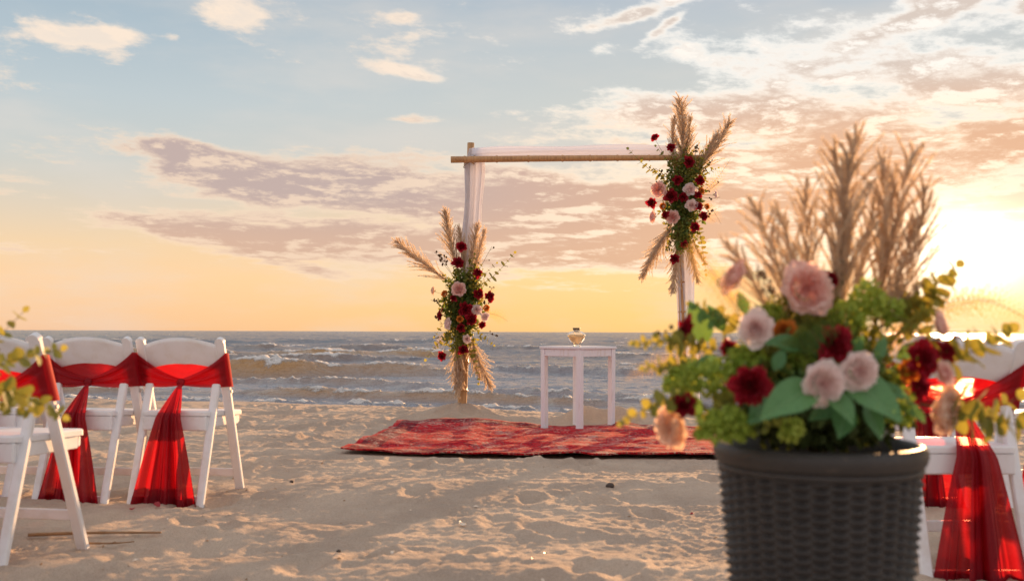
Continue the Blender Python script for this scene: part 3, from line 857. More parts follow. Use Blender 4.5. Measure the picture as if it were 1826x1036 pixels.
# ---------------------------------------------------------------- litter on the sand
m_reed, s, b = mat('dry_reed'); s.put(b.inputs['Base Color'], s.mix(s.noise(objco(s), 40, 3, .6), (.20, .11, .05, 1), (.36, .22, .12, 1))); b.inputs['Roughness'].default_value = .85
def stick(p0, p1, r_, seed, label, bend=.02):
    rs = random.Random(seed); a = Vector((p0[0], p0[1], 0)); b_ = Vector((p1[0], p1[1], 0)); mid = (a + b_) / 2
    pts = []; rad = []
    side = (b_ - a).cross(Vector((0, 0, 1))).normalized()
    zl = np.polyfit([0, .5, 1], [gz(*(a.lerp(b_, q).xy)) for q in (0, .5, 1)], 1)
    for i in range(14):
        t = i / 13; p = a.lerp(b_, t) + side * bend * math.sin(t * 4 + seed)
        p.z = zl[0] * t + zl[1] + r_ + .006 - 0; pts.append(p - mid); rad.append(r_ * (1 - .5 * t) * (1 + .15 * rs.uniform(-1, 1)))
    mb = MB(); mb.tube(pts, rad, 8)
    k = rs.randint(4, 8); q = pts[k]; mb.tube([q, q + side * .03 + Vector((0.02, 0, .012)), q + side * .05 + Vector((.05, 0, .010))], [r_ * .5, r_ * .4, r_ * .2], 6)
    return obj('stick', mb.mesh('stick', [m_reed], True), label=label, cat='stick', loc=mid)
stick((at(75, 948, 4.2).x, 4.12), (at(300, 945, 4.2).x, 4.16), .008, 3, 'long brown reed lying on the sand in front of the left chairs', .015)
stick((at(160, 955, 4.1).x, 4.02), (at(255, 950, 4.1).x, 4.05), .005, 5, 'short thin reed lying just before the long one')
m_shell, s, b = mat('shell'); b.inputs['Base Color'].default_value = (.75, .66, .55, 1); b.inputs['Roughness'].default_value = .4
m_petal_f, s, b = mat('fallen_petal'); b.inputs['Base Color'].default_value = (.30, .01, .02, 1)
def cup(name, x, y, r_, m_, label, cat, seed):
    rs = random.Random(seed); P = np.zeros((5, 12, 3))
    for i in range(5):
        for j in range(12):
            a = 2 * math.pi * j / 12; q = i / 4
            P[i, j] = (r_ * q * math.cos(a) * 1.2, r_ * q * math.sin(a) * .8, r_ * .5 * q * q * (1 + .5 * math.sin(2 * a + seed)) + .001)
    me = grid_mesh(name, P, True, [m_], wrap=True)
    o = obj(name, me, label=label, cat=cat, loc=(x, y, gz(x, y) + .006), rot=(rs.uniform(-.5, .5), rs.uniform(-.5, .5), rs.uniform(0, 6)))
    md = o.modifiers.new('thick', 'SOLIDIFY'); md.thickness = .002
    return o
def gpx(px, py):
    """ground point seen at a pixel (flat sand)"""
    d = 4.0
    for _ in range(30):
        p = at(px, py, d); e = p.z - gz(p.x, p.y); d += e / .85 * d * .8
    return p.x, p.y
cup('shell', *gpx(822, 936), .016, m_shell, 'small pale broken shell on the open sand in the aisle', 'shell', 2)
cup('shell', *gpx(700, 985), .010, m_shell, 'tiny shell chip on the sand nearest the camera, left of centre', 'shell', 5)
cup('fallen_petal', *gpx(280, 906), .018, m_petal_f, 'dark red petal fallen on the sand below the second row sash', 'petal', 4)
cup('fallen_petal', *gpx(236, 911), .012, m_petal_f, 'tiny dark petal on the sand left of the larger fallen petal', 'petal', 9)

m_peb, s, b = mat('dark_pebble'); b.inputs['Base Color'].default_value = (.07, .055, .05, 1); b.inputs['Roughness'].default_value = .8
def pebble(x, y, r_, label, seed):
    rs = random.Random(seed); P = np.zeros((7, 10, 3))
    for i in range(7):
        th = math.pi * i / 6
        for j in range(10):
            a = 2 * math.pi * j / 10; q = r_ * (1 + .18 * math.sin(2 * a + seed) + .1 * math.sin(3 * a + th * 2))
            P[i, j] = (q * math.sin(th) * math.cos(a) * 1.2, q * math.sin(th) * math.sin(a), q * .75 * math.cos(th))
    return obj('pebble', grid_mesh('pebble', P, True, [m_peb], wrap=True), label=label, cat='pebble', loc=(x, y, gz(x, y) + r_ * .4))
pebble(*gpx(1088, 870), .018, 'small round dark pebble on the sand between rug and planter', 2)
pebble(*gpx(604, 984), .009, 'tiny dark pebble on the near sand, lower middle left', 5)
pebble(*gpx(520, 860), .010, 'tiny dark pebble on the sand left of the rug', 9)
cup('fallen_petal', *gpx(1234, 920), .010, m_petal_f, 'small red petal fallen on the sand left of the planter', 'petal', 12)
def debris():
    rs = np.random.RandomState(8); mb = MB()
    for k in range(900):
        y = 1.5 + 10 * rs.rand() ** 1.3; x = rs.uniform(-1, 1) * (1 + .62 * y)
        u, v = rug_uv(x, y)
        if abs(u) < RUG['w'] / 2 + .05 and abs(v) < RUG['d'] / 2 + .05: continue
        z = gz(x, y); r_ = .002 + .005 * rs.rand() ** 3; a = rs.rand() * 6.28; e = rs.uniform(1, 3.2)
        c = Vector((x, y, z + r_ * .5)); d = Vector((math.cos(a), math.sin(a), rs.uniform(-.2, .3))) * r_ * e; o = Vector((-math.sin(a), math.cos(a), 0)) * r_
        mb.add([c - d, c + o, c + d, c - o, c + Vector((0, 0, r_))], [(0, 1, 4), (1, 2, 4), (2, 3, 4), (3, 0, 4)], int(rs.rand() < .35))
    return obj('beach_debris', mb.mesh('beach_debris', [m_reed, m_shell]), kind='stuff', label='scattered tiny bits of reed and shell on the sand', cat='debris')
debris()

# ---------------------------------------------------------------- plant materials
def leafy(name, c1, c2, trans, tw=.35, rough=.5, scale=30, shine=.25):
    m_, s, b = mat(name)
    oi = s.n('ShaderNodeObjectInfo')
    f = s.m('ADD', s.m('MULTIPLY', s.noise(objco(s), scale, 3, .6), .75), s.m('MULTIPLY', oi.outputs['Random'], .35))
    s.put(b.inputs['Base Color'], s.mix(s.rng(f, .3, .8), c1, c2)); b.inputs['Roughness'].default_value = rough
    b.inputs['Specular IOR Level'].default_value = shine
    t = s.n('ShaderNodeBsdfTranslucent'); s.put(t.inputs[0], trans)
    mx = s.n('ShaderNodeMixShader'); mx.inputs[0].default_value = tw
    s.put(mx.inputs[1], b.outputs[0]); s.put(mx.inputs[2], t.outputs[0])
    s.put(m_.node_tree.nodes['Material Output'].inputs[0], mx.outputs[0])
    return m_
m_euc = leafy('eucalyptus_leaf', (.085, .13, .030, 1), (.20, .24, .06, 1), (.62, .54, .09, 1), .36)
m_green = leafy('dark_green_leaf', (.040, .095, .022, 1), (.10, .18, .05, 1), (.30, .42, .05, 1), .3, .42, 18, .4)
m_bigleaf = leafy('glossy_rose_leaf', (.045, .16, .055, 1), (.10, .27, .10, 1), (.28, .50, .08, 1), .25, .38, 14, .45)
m_moss = leafy('lime_green_bloom', (.18, .29, .04, 1), (.42, .52, .12, 1), (.60, .70, .10, 1), .35, .7, 40, .15)
m_fill = leafy('filler_leaf', (.055, .08, .018, 1), (.17, .19, .045, 1), (.50, .45, .06, 1), .34, .6, 26, .2)
m_dark = leafy('deep_shade_leaf', (.030, .050, .014, 1), (.07, .095, .03, 1), (.12, .16, .03, 1), .10, .6, 26, .15)  # shade put into the leaf colour: darker, duller leaves for the planter mouth
m_fern = leafy('dry_fern', (.30, .20, .07, 1), (.45, .32, .13, 1), (.95, .62, .18, 1), .5, .7, 30, .1)
m_stem = leafy('stem', (.09, .07, .03, 1), (.16, .12, .05, 1), (.2, .15, .05, 1), .05, .7)
m_berry = leafy('seed_head', (.10, .055, .03, 1), (.17, .12, .05, 1), (.3, .2, .1, 1), .1, .6)
m_pamp = leafy('pampas_fluff', (.36, .30, .255, 1), (.57, .49, .42, 1), (1.0, .82, .58, 1), .46, .85, 25, .05)
def add_veins(m_):
    g_ = G(m_.node_tree); b = m_.node_tree.nodes['Principled BSDF']; co = objco(g_)
    sp_ = g_.n('ShaderNodeSeparateXYZ'); g_.put(sp_.inputs[0], co); ax_ = g_.m('ABSOLUTE', sp_.outputs[0])
    mid = g_.rng(ax_, .016, .006)
    side = g_.m('MULTIPLY', g_.rng(g_.m('SINE', g_.m('MULTIPLY', g_.m('SUBTRACT', sp_.outputs[1], g_.m('MULTIPLY', ax_, 1.1)), 62)), .80, .97), .55)
    vein = g_.m('MAXIMUM', mid, side)
    src = b.inputs['Base Color'].links[0].from_socket
    g_.put(b.inputs['Base Color'], g_.mix(g_.m('MULTIPLY', vein, .55), src, (.20, .38, .16, 1)))
    bump(g_, b, vein, .5, .02)
add_veins(m_bigleaf)
def petalmat(name, stops, trans, tw=.3, rough=.6):
    m_, s, b = mat(name)
    co = objco(s); ln = s.v('LENGTH', s.v('MULTIPLY', co, (1, 1, .55)))
    f = s.m('ADD', ln, s.m('MULTIPLY', s.m('SUBTRACT', s.noise(co, 3.2, 4, .65), .5), .55))
    s.put(b.inputs['Base Color'], s.ramp(f, stops)); b.inputs['Roughness'].default_value = rough; b.inputs['Specular IOR Level'].default_value = .2
    bump(s, b, s.noise(co, 12, 3, .6), .3, .05)
    t = s.n('ShaderNodeBsdfTranslucent'); s.put(t.inputs[0], trans)
    mx = s.n('ShaderNodeMixShader'); mx.inputs[0].default_value = tw
    s.put(mx.inputs[1], b.outputs[0]); s.put(mx.inputs[2], t.outputs[0])
    s.put(m_.node_tree.nodes['Material Output'].inputs[0], mx.outputs[0])
    return m_
m_pink = petalmat('pink_petal', [(0, (.80, .22, .22, 1)), (.2, (.88, .46, .44, 1)), (.42, (.92, .70, .66, 1)), (.8, (.93, .80, .75, 1)), (1, (.90, .60, .60, 1))], (1.0, .68, .60, 1), .48)
m_pale = petalmat('pale_pink_petal', [(0, (.90, .46, .48, 1)), (.18, (.93, .66, .67, 1)), (.40, (.95, .82, .82, 1)), (1, (.95, .86, .88, 1))], (1.0, .86, .80, 1), .48)
m_cream = petalmat('cream_pink_petal', [(0, (.84, .32, .28, 1)), (.25, (.90, .70, .58, 1)), (.7, (.92, .80, .70, 1)), (1, (.86, .44, .42, 1))], (1.0, .72, .52, 1), .42)
m_burg = petalmat('burgundy_petal', [(0, (.09, .004, .010, 1)), (.5, (.20, .006, .018, 1)), (.85, (.33, .012, .030, 1)), (1, (.40, .02, .05, 1))], (.75, .02, .04, 1), .28, .45)
m_oran = petalmat('orange_petal', [(0, (.14, .06, .02, 1)), (.35, (.48, .14, .03, 1)), (.7, (.66, .24, .04, 1)), (1, (.68, .20, .04, 1))], (.95, .35, .05, 1), .3)

# ---------------------------------------------------------------- flowers
def petal_pts(open_deg, h, spread, ph, rs, nu=6, nv=6, ruffle=.04, pointy=0.0, r0=.05, curl=.0):
    P = np.zeros((nv, nu, 3)); o = R(open_deg)
    k1, k2, k3 = rs.uniform(0, 6), rs.uniform(0, 6), rs.uniform(.85, 1.12)
    for i in range(nv):
        v = i / (nv - 1)
        wv = (math.sin(min(1, v / .62) * math.pi / 2) ** .8) * (1 if v < .62 else math.sqrt(max(0.0, 1 - ((v - .62) / .40) ** 2 * (.92 if not pointy else 1.0))) ** (1 + pointy))
        for j in range(nu):
            u = (j / (nu - 1)) * 2 - 1
            a = ph + u * spread * max(wv, .06)
            cup = 1 - .16 * u * u * (1 - math.sin(o) * .5)
            r = r0 + h * k3 * (math.sin(o) * v ** 1.15 + curl * v ** 3) * cup + .10 * h * math.sin(v * math.pi) * (1.2 - math.sin(o))
            z = h * k3 * (math.cos(o) * v - curl * .9 * v ** 4) + .05 * u * u * v - .03
            r += ruffle * math.sin(u * 5 + k1 + v * 3) * v; z += ruffle * math.sin(u * 6 + k2) * v
            P[i, j] = (r * math.cos(a), r * math.sin(a), z)
    return P
def join_grids(name, Ps, mats, extra=None):
    V = []; F = []; o = 0; MI = []
    for P in Ps:
        r, c = P.shape[:2]; V.append(P.reshape(-1, 3))
        for i in range(r - 1):
            for j in range(c - 1): F.append((o + i * c + j, o + i * c + j + 1, o + (i + 1) * c + j + 1, o + (i + 1) * c + j)); MI.append(0)
        o += r * c
    vs = [tuple(v) for v in np.concatenate(V, 0)]
    if extra:
        ev, ef = extra; vs += [tuple(v) for v in ev]; F += [tuple(q + o for q in f) for f in ef]; MI += [1] * len(ef)
    return mesh(name, vs, F, True, mats, MI)
def sepals():
    ev = [(0, 0, -.42)]; ef = []
    for k in range(8):
        a = 2 * math.pi * k / 8; ev.append((.16 * math.cos(a), .16 * math.sin(a), -.20))
    for k in range(8): ef.append((0, 1 + (k + 1) % 8, 1 + k))
    for k in range(5):
        a = 2 * math.pi * k / 5; n = len(ev)
        ev += [(.1 * math.cos(a - .5), .1 * math.sin(a - .5), -.16), (.1 * math.cos(a + .5), .1 * math.sin(a + .5), -.16), (.62 * math.cos(a), .62 * math.sin(a), -.12)]
        ef.append((n, n + 1, n + 2))
    return ev, ef
def flower_mesh(kind, seed, m_, outer=True):
    rs = random.Random(seed); Ps = []
    if kind == 'rose':      # full garden rose
        rings = [(4, 3, .46, 1.3, .02, 0), (5, 8, .52, 1.0, .05, 0), (6, 14, .58, .8, .09, 0), (7, 21, .62, .72, .13, .0), (7, 29, .66, .66, .17, .02), (7, 38, .70, .62, .20, .04)]
        outer_r = [(6, 49, .74, .68, .22, .10), (6, 62, .76, .72, .22, .16)]
        ruf = .03
    elif kind == 'cabbage':  # quartered rose with packed short centre petals
        rings = [(5, 6, .44, .9, .01, 0), (7, 10, .46, .5, .08, 0), (9, 14, .48, .42, .17, 0), (10, 18, .52, .38, .26, 0), (10, 24, .56, .38, .34, .02), (8, 34, .62, .50, .38, .06)]
        outer_r = [(7, 46, .60, .62, .38, .12), (6, 62, .58, .74, .36, .18)]
        ruf = .045
    elif kind == 'ruffle':   # peony like burgundy bloom
        rings = [(5, 6, .55, .8, .02, 0), (6, 16, .62, .66, .06, 0), (6, 28, .70, .64, .09, .04), (7, 38, .76, .60, .11, .08)]
        outer_r = [(7, 50, .80, .60, .13, .12), (6, 64, .78, .60, .13, .20)]
        ruf = .10
    else:                    # ranunculus
        rings = [(6, 4, .42, .8, .04, 0), (7, 12, .50, .7, .14, 0), (8, 24, .56, .6, .22, 0), (8, 40, .62, .56, .28, .03)]
        outer_r = [(8, 58, .66, .52, .32, .08)]
        ruf = .02
    for n, od, h, sp, r0, cu in rings + (outer_r if outer else []):
        p0 = rs.uniform(0, 6)
        for k in range(n):
            Ps.append(petal_pts(od + (rs.uniform(-13, 10) if kind == 'ruffle' else rs.uniform(-4, 4)), h * (rs.uniform(.78, 1.1) if kind == 'ruffle' else rs.uniform(.93, 1.06)), sp, p0 + 2 * math.pi * k / n + rs.uniform(-.12, .12), rs, 6, 6, ruf, .25 if kind == 'ruffle' else 0, r0, cu))
    if kind in ('cabbage', 'rose'):
        fl_ = np.zeros((4, 10, 3))
        for i in range(4):
            for j in range(10):
                a = 2 * math.pi * j / 9; q = .36 * i / 3
                fl_[i, j] = (q * math.cos(a), q * math.sin(a), .24 - .3 * q + .03 * math.sin(3 * a))
        Ps.append(fl_)
    for P in Ps: P[..., 2] -= .12
    me = join_grids(kind, Ps, [m_, m_green], sepals())
    return me, outer_r, ruf
FM = {}
def fmesh(kind, m_, var, outer=True):
    k = (kind, m_.name, var, outer)
    if k not in FM: FM[k] = flower_mesh(kind, hash_(kind) + var * 13, m_, outer)
    return FM[k]
def hash_(s_): return sum(ord(c) * (i + 3) for i, c in enumerate(s_))
PM = {}
def petal_mesh(kind, m_, od, h, sp, r0, cu, ruf, var):
    k = (kind, m_.name, od, var)
    if k not in PM:
        P = petal_pts(od, h, sp, 0, random.Random(var * 7 + int(od)), 8, 8, ruf, .25 if kind == 'ruffle' else 0, r0, cu); P[..., 2] -= .12
        PM[k] = grid_mesh('petal', P, True, [m_])
    return PM[k]
NAMES = {'pink_petal': 'pink_rose', 'pale_pink_petal': 'pale_pink_rose', 'cream_pink_petal': 'cream_pink_rose', 'burgundy_petal': 'burgundy_bloom', 'orange_petal': 'orange_ranunculus'}
def flower(parent, p, r, face, kind, m_, var, petals=False):
    rs = random.Random(int(p[0] * 1000) + var)
    me, outer_r, ruf = fmesh(kind, m_, var, not petals)
    q = Vector(face).to_track_quat('Z', 'Y') @ Quaternion((0, 0, 1), rs.uniform(0, 6.28))
    o = obj(NAMES[m_.name], me, parent); o.rotation_mode = 'QUATERNION'; o.rotation_quaternion = q
    o.location = loc(p, parent); o.scale = (r, r, r)
    if petals:
        for n, od, h, sp, r0, cu in outer_r:
            p0 = rs.uniform(0, 6)
            for k in range(n):
                c = obj('petal', petal_mesh(kind, m_, od, h, sp, r0, cu, ruf, k % 3), o)
                c.rotation_euler = (rs.uniform(-.08, .08), rs.uniform(-.08, .08), p0 + 2 * math.pi * k / n + rs.uniform(-.1, .1))
    return o
def lay_leaf(nu=5, nv=7, w=.42, fold=.25, bend=.25, tip=1.0):
    """leaf of unit length along +Y, face up"""
    P = np.zeros((nv, nu, 3))
    for i in range(nv):
        v = i / (nv - 1); ww = w * math.sin(math.pi * min(1, v * .93 + .035) ** .85) ** tip
        for j in range(nu):
            u = (j / (nu - 1)) * 2 - 1
            P[i, j] = (u * ww, v, abs(u) * ww * fold - bend * v * v + .02 * math.sin(v * 9) * abs(u))
    return P
round_leaf_P = lay_leaf(5, 6, .50, .18, .10, .55)
ME_round = [grid_mesh('round_leaf', lay_leaf(5, 6, w_, f_, b_, .6), True, [m_euc]) for w_, f_, b_ in ((.50, .18, .10), (.44, .3, .25), (.52, .08, -.1))]
ME_big = [grid_mesh('leaf', lay_leaf(9, 12, w_, f_, b_, 1.0), True, [m_bigleaf]) for w_, f_, b_ in ((.27, .28, .30), (.30, .18, .15))]
def orient(yax, zax):
    y = Vector(yax).normalized(); z = Vector(zax); z = (z - y * z.dot(y))
    z = z.normalized() if z.length > 1e-4 else y.orthogonal().normalized()
    x = y.cross(z)
    return Matrix((x, y, z)).transposed().to_quaternion()
def curve_pts(a, b_, sag, n=14, side=None):
    a, b_ = Vector(a), Vector(b_); d = b_ - a
    o_ = Vector(side) if side is not None else Vector((0, 0, 1))
    return [a + d * t + o_ * sag * math.sin(math.pi * t) * d.length for t in [i / (n - 1) for i in range(n)]]
def euc_sprig(parent, a, b_, sag, nleaf, size, seed, name='eucalyptus_sprig', start=.25, separate=True, side=None, m_=None):
    rs = random.Random(seed); pts = curve_pts(loc(a, parent), loc(b_, parent), sag, 16, side)
    mb = MB(); mb.tube(pts, [max(.0006, size * .055 * (1 - .75 * i / 15)) for i in range(16)], 5)
    placed = []
    for k in range(nleaf):
        t = start + (1 - start) * (k // 2 * 2 + .6) / nleaf; f = t * 15; i = min(14, int(f)); p = pts[i].lerp(pts[i + 1], f - i)
        tg = (pts[i + 1] - pts[i]).normalized()
        sd = tg.orthogonal().normalized(); sd = Quaternion(tg, (k % 2) * math.pi + (k // 2) * 1.45 + rs.uniform(-.35, .35) + seed) @ sd
        dr = (sd + tg * rs.uniform(.2, .7)).normalized()
        placed.append((p, orient(dr, tg + Vector((rs.uniform(-.4, .4), rs.uniform(-.6, .2), rs.uniform(-.2, .5)))), size * rs.uniform(.8, 1.15) * (1 - .45 * max(0, t - .6) / .4)))
    placed.append((pts[-1], orient(pts[-1] - pts[-2], (0, -1, .3)), size * .5))
    if separate:
        o = obj(name, mb.mesh(name, [m_stem], True), parent)
        for p, q, s_ in placed:
            c = obj('leaf', rs.choice(ME_round), o); c.location = p; c.rotation_mode = 'QUATERNION'; c.rotation_quaternion = q; c.scale = (s_,) * 3
    else:
        for p, q, s_ in placed:
            P = round_leaf_P.reshape(-1, 3); vs = [p + q @ (Vector(v) * s_) for v in P]
            fs = [(i * 5 + j, i * 5 + j + 1, (i + 1) * 5 + j + 1, (i + 1) * 5 + j) for i in range(5) for j in range(4)]
            mb.add(vs, fs, 1)
        o = obj(name, mb.mesh(name, [m_stem, m_ or m_euc], True), parent)
    return o
def berry_sprig(parent, a, b_, n, size, seed, name='berry_sprig'):
    rs = random.Random(seed); pts = curve_pts(loc(a, parent), loc(b_, parent), rs.uniform(-.1, .12), 10)
    mb = MB(); mb.tube(pts, size * .10, 4)
    L = (pts[-1] - pts[0]).length
    for k in range(n):
        t = rs.uniform(.45, 1); f = t * 9; i = min(8, int(f)); p = pts[i].lerp(pts[i + 1], f - i)
        e = p + Vector((rs.uniform(-1, 1), rs.uniform(-1, 1), rs.uniform(-.4, 1))).normalized() * L * rs.uniform(.06, .2) * (1.3 - t * .6)
        mb.tube([p, e], [size * .07, size * .05], 3)
        r_ = size * rs.uniform(.35, .6)
        mb.tube([e - Vector((0, 0, r_)), e - Vector((0, 0, r_ * .4)), e + Vector((0, 0, r_ * .4)), e + Vector((0, 0, r_))], [r_ * .2, r_ * .9, r_ * .8, r_ * .15], 6, 1)
    return obj(name, mb.mesh(name, [m_stem, m_berry], True), parent)
def fern(parent, a, b_, sag, width, seed, side=None, name='fern_frond', n=26, m_=None):
    rs = random.Random(seed); pts = curve_pts(loc(a, parent), loc(b_, parent), sag, 20, side)
    mb = MB(); mb.tube(pts, [width * .018 * (1 - .7 * i / 19) + .0003 for i in range(20)], 4)
    vw = Vector((0, -1, 0))
    for k in range(n):
        t = .12 + .86 * k / n; f = t * 19; i = min(18, int(f)); p = pts[i].lerp(pts[i + 1], f - i); tg = (pts[i + 1] - pts[i]).normalized()
        sd = tg.cross(vw).normalized()
        wl = width * math.sin(math.pi * min(1, t * .85 + .12)) ** .8
        for sg in (-1, 1):
            dr = (sd * sg + tg * .75 + vw * rs.uniform(-.25, .25)).normalized()
            m = 7
            for q in range(m):
                u = (q + .5) / m; c = p + dr * wl * u; bl = wl * .17 * (1.05 - u * .8)
                nrm = (tg if q % 2 else -tg)
                d2 = (dr * .6 + nrm).normalized(); w2 = dr * bl * .28
                mb.add([c - w2, c + w2, c + d2 * bl + vw * rs.uniform(-.3, .3) * bl], [(0, 1, 2)], 1)
            mb.add([p - tg * wl * .012, p + tg * wl * .012, p + dr * wl], [(0, 1, 2)], 1)
    return obj(name, mb.mesh(name, [m_stem, m_ or m_fern], False), parent)
TIPS = {}
def plume_mesh(L, seed, nb=46, nf=46, bend=.12, blw=.0011, fl=.013, spread=1.0, blen=.34, start=.22):
    """pampas plume along +Z, nodding towards +X; L metres long"""
    rs = np.random.RandomState(seed)
    V = []; F = []; MI = []
    def rach(t): return np.array([bend * L * t * t, 0.02 * L * math.sin(3 * t + seed), L * t * (1 - .12 * bend * t)])
    mbs = MB(); mbs.tube([Vector(rach(t)) for t in np.linspace(-.0, .96, 16)], [max(.0007, L * .006 * (1 - t)) for t in np.linspace(0, 1, 16)], 5)
    for b_ in range(nb):
        t0 = start + (1 - start) * (b_ + rs.rand() * .8) / nb * .97
        p0 = rach(t0); tg = rach(min(1, t0 + .03)) - rach(t0 - .03); tg /= np.linalg.norm(tg)
        az_ = b_ * 2.4 + rs.rand() * .8
        sd = np.array([math.cos(az_), math.sin(az_), 0.0]); sd -= tg * sd.dot(tg); sd /= np.linalg.norm(sd)
        shape = min(1, (t0 - start) / .18 + .45) * (1.08 - .82 * ((t0 - start) / (1 - start)) ** 1.3)
        bl = blen * L * shape * rs.uniform(.7, 1.15)
        tilt = R(rs.uniform(5, 20)) * spread
        m = max(8, int(nf * (.45 + .55 * bl / (blen * L))))
        u = np.linspace(0, 1, m)
        dirn = tg * math.cos(tilt) + sd * math.sin(tilt)
        droop = np.array([0, 0, -1.0]) if rs.rand() < .8 else sd
        C_ = p0 + np.outer(u, dirn) * bl + np.outer(u ** 2, droop) * bl * rs.uniform(.03, .22) + np.outer(u ** 2, sd) * bl * rs.uniform(-.05, .16) + np.outer(np.sin(u * rs.uniform(2, 5)), np.cross(tg, sd)) * bl * rs.uniform(-.06, .06)
        # branch ribbon
        wv = np.cross(dirn, [0.2, -1, 0.1]); wv /= np.linalg.norm(wv)
        for (w_) in (wv,):
            o = len(V)
            for q in range(0, m, 3): V += [C_[q] - w_ * blw * .7 * (1 - u[q] * .6), C_[q] + w_ * blw * .7 * (1 - u[q] * .6)]
            nq = len(range(0, m, 3))
            for q in range(nq - 1): F.append((o + 2 * q, o + 2 * q + 1, o + 2 * q + 3, o + 2 * q + 2))
        # florets
        for q in range(1, m):
            for _k in range(2):
                rdir = rs.normal(size=3); rdir -= dirn * rdir.dot(dirn) * .7; rdir /= np.linalg.norm(rdir) + 1e-9
                d2 = dirn * rs.uniform(.75, 1.2) + rdir * rs.uniform(.2, .62); d2 /= np.linalg.norm(d2)
                ln = fl * rs.uniform(.6, 1.3) * (1.1 - .5 * u[q])
                w2 = np.cross(d2, rs.normal(size=3)); w2 /= np.linalg.norm(w2) + 1e-9
                o = len(V); c = C_[q]
                V += [c - w2 * blw, c + w2 * blw, c + d2 * ln]
                F.append((o, o + 1, o + 2))
    o = len(mbs.v)
    vs = [tuple(v) for v in mbs.v] + [tuple(v) for v in V]
    fs = list(mbs.f) + [tuple(i + o for i in f) for f in F]
    me_ = mesh('pampas_plume', vs, fs, False, [m_stem, m_pamp], [0] * len(mbs.f) + [1] * len(F))
    TIPS[me_.name] = Vector(rach(1.0)) * 1.09
    return me_
def plume(parent, a, b_, me, L, seed, roll=None, wide=1.0, name='pampas_plume'):
    rs = random.Random(seed)
    a_, e_ = loc(a, parent), loc(b_, parent); d = e_ - a_
    tip = TIPS[me.name]; s_ = d.length / tip.length
    rl = roll if roll is not None else rs.uniform(0, 6.28)
    o = obj(name, me, parent); o.location = a_; o.rotation_mode = 'QUATERNION'
    o.rotation_quaternion = Quaternion(d.normalized(), rl) @ tip.rotation_difference(d)
    o.scale = (s_ * wide, s_ * wide, s_)
    return o
def ellipsoid_leaves(name, parent, c, rad, n, size, m_, seed, lw=.42, shell=.5, kind='stuff', sub=(4, 3)):
    """loose mass of small leaves through an ellipsoid volume"""
    rs = np.random.RandomState(seed); V = []; F = []
    c = np.array(loc(c, parent)); rad = np.array(rad)
    for k in range(n):
        d = rs.normal(size=3); d /= np.linalg.norm(d); r_ = (shell + (1 - shell) * rs.rand()) * (.82 + .18 * math.sin(d[0] * 7 + d[2] * 9 + seed))
        p = c + d * rad * r_
        out = d / rad; out /= np.linalg.norm(out)
        yv = out * .6 + rs.normal(size=3) * .7; yv /= np.linalg.norm(yv)
        zv = rs.normal(size=3) + out; q = orient(Vector(yv), Vector(zv)); s_ = size * rs.uniform(.6, 1.25)
        o = len(V)
        for x, y, z in ((0, 0, 0), (-lw * .8, .35, .08), (lw * .8, .35, .08), (-lw * .55, .75, .02), (lw * .55, .75, .02), (0, 1.05, -.12)):
            V.append(Vector(p) + q @ Vector((x * s_, y * s_, z * s_)))
        F += [(o, o + 2, o + 1), (o + 1, o + 2, o + 4, o + 3), (o + 3, o + 4, o + 5)]
    return obj(name, mesh(name, V, F, True, [m_]), parent, kind=kind)
def thin_stems(parent, base, tips, r_, name='stem_bundle'):
    mb = MB()
    for t in tips: mb.tube(curve_pts(loc(base, parent), loc(t, parent), .04, 6), [r_, r_, r_ * .9, r_ * .8, r_ * .6, r_ * .5], 4)
    return obj(name, mb.mesh(name, [m_stem], True), parent, kind='stuff')

# ---------------------------------------------------------------- arch arrangements
PLA = [plume_mesh(.6, 100 + k, 90, 34, (.16, .05, .22)[k], .0020, .034, 1.5, .36, .12) for k in range(3)]
def arch_flowers(label, cx, cy, flowers, plumes, eucs, berries, ferns, fill, seed):
    t = thing('arch_bouquet', None, label=label, cat='floral arrangement')
    t['group'] = 'flower arrangements fixed to the arch posts'
    t.location = at(cx, cy, 9.52)
    rs = random.Random(seed)
    D = 9.46
    for i, (ax, ay, bx, by, w) in enumerate(plumes): plume(t, at(ax, ay, D + .06 + rs.uniform(-.04, .04)), at(bx, by, D + rs.uniform(-.08, .06)), PLA[i % 3], .6, seed + i, wide=w)
    for (fx, fy, fr, k, m_) in flowers:
        dx, dz = (fx - cx) / 50, -(fy - cy) / 110
        face = Vector((dx * .7 + rs.uniform(-.25, .25), -1, dz * .4 + rs.uniform(-.25, .25)))
        if k.endswith('_side'): face = Vector((dx * 2.2, -.55, .1)); k = k[:-5]
        flower(t, at(fx, fy, D - .10 - .04 * rs.random() + .05 * abs(dx)), fr / FPX * 9.4 * 1.08, face, k, m_, rs.randint(0, 2))
    thin_stems(t, at(cx, cy, D), [at(q[0], q[1] + 2, D - .07) for q in flowers], .0028)
    for i, (ax, ay, bx, by, sag, n, sz) in enumerate(eucs): euc_sprig(t, at(ax, ay, D - .04), at(bx, by, D - .08), sag, n, sz, seed * 3 + i, separate=False, start=.12)
    for i, (ax, ay, bx, by, n) in enumerate(berries): berry_sprig(t, at(ax, ay, D - .02), at(bx, by, D - .05), n, .020, seed * 5 + i)
    for i, (ax, ay, bx, by, sag, w) in enumerate(ferns): fern(t, at(ax, ay, D - .02), at(bx, by, D - .02), sag, w, seed * 7 + i, side=(0, 0, 1), n=16)
    for i, (ex, ey, rx, ry, n, sz, m_) in enumerate(fill):
        ellipsoid_leaves('foliage', t, at(ex, ey, D - .0), (rx / FPX * 9.5, .10, ry / FPX * 9.5), n, sz, m_, seed * 11 + i, .38, .25)
    return t
P_, PA, CR, BU, OR = m_pink, m_pale, m_cream, m_burg, m_oran
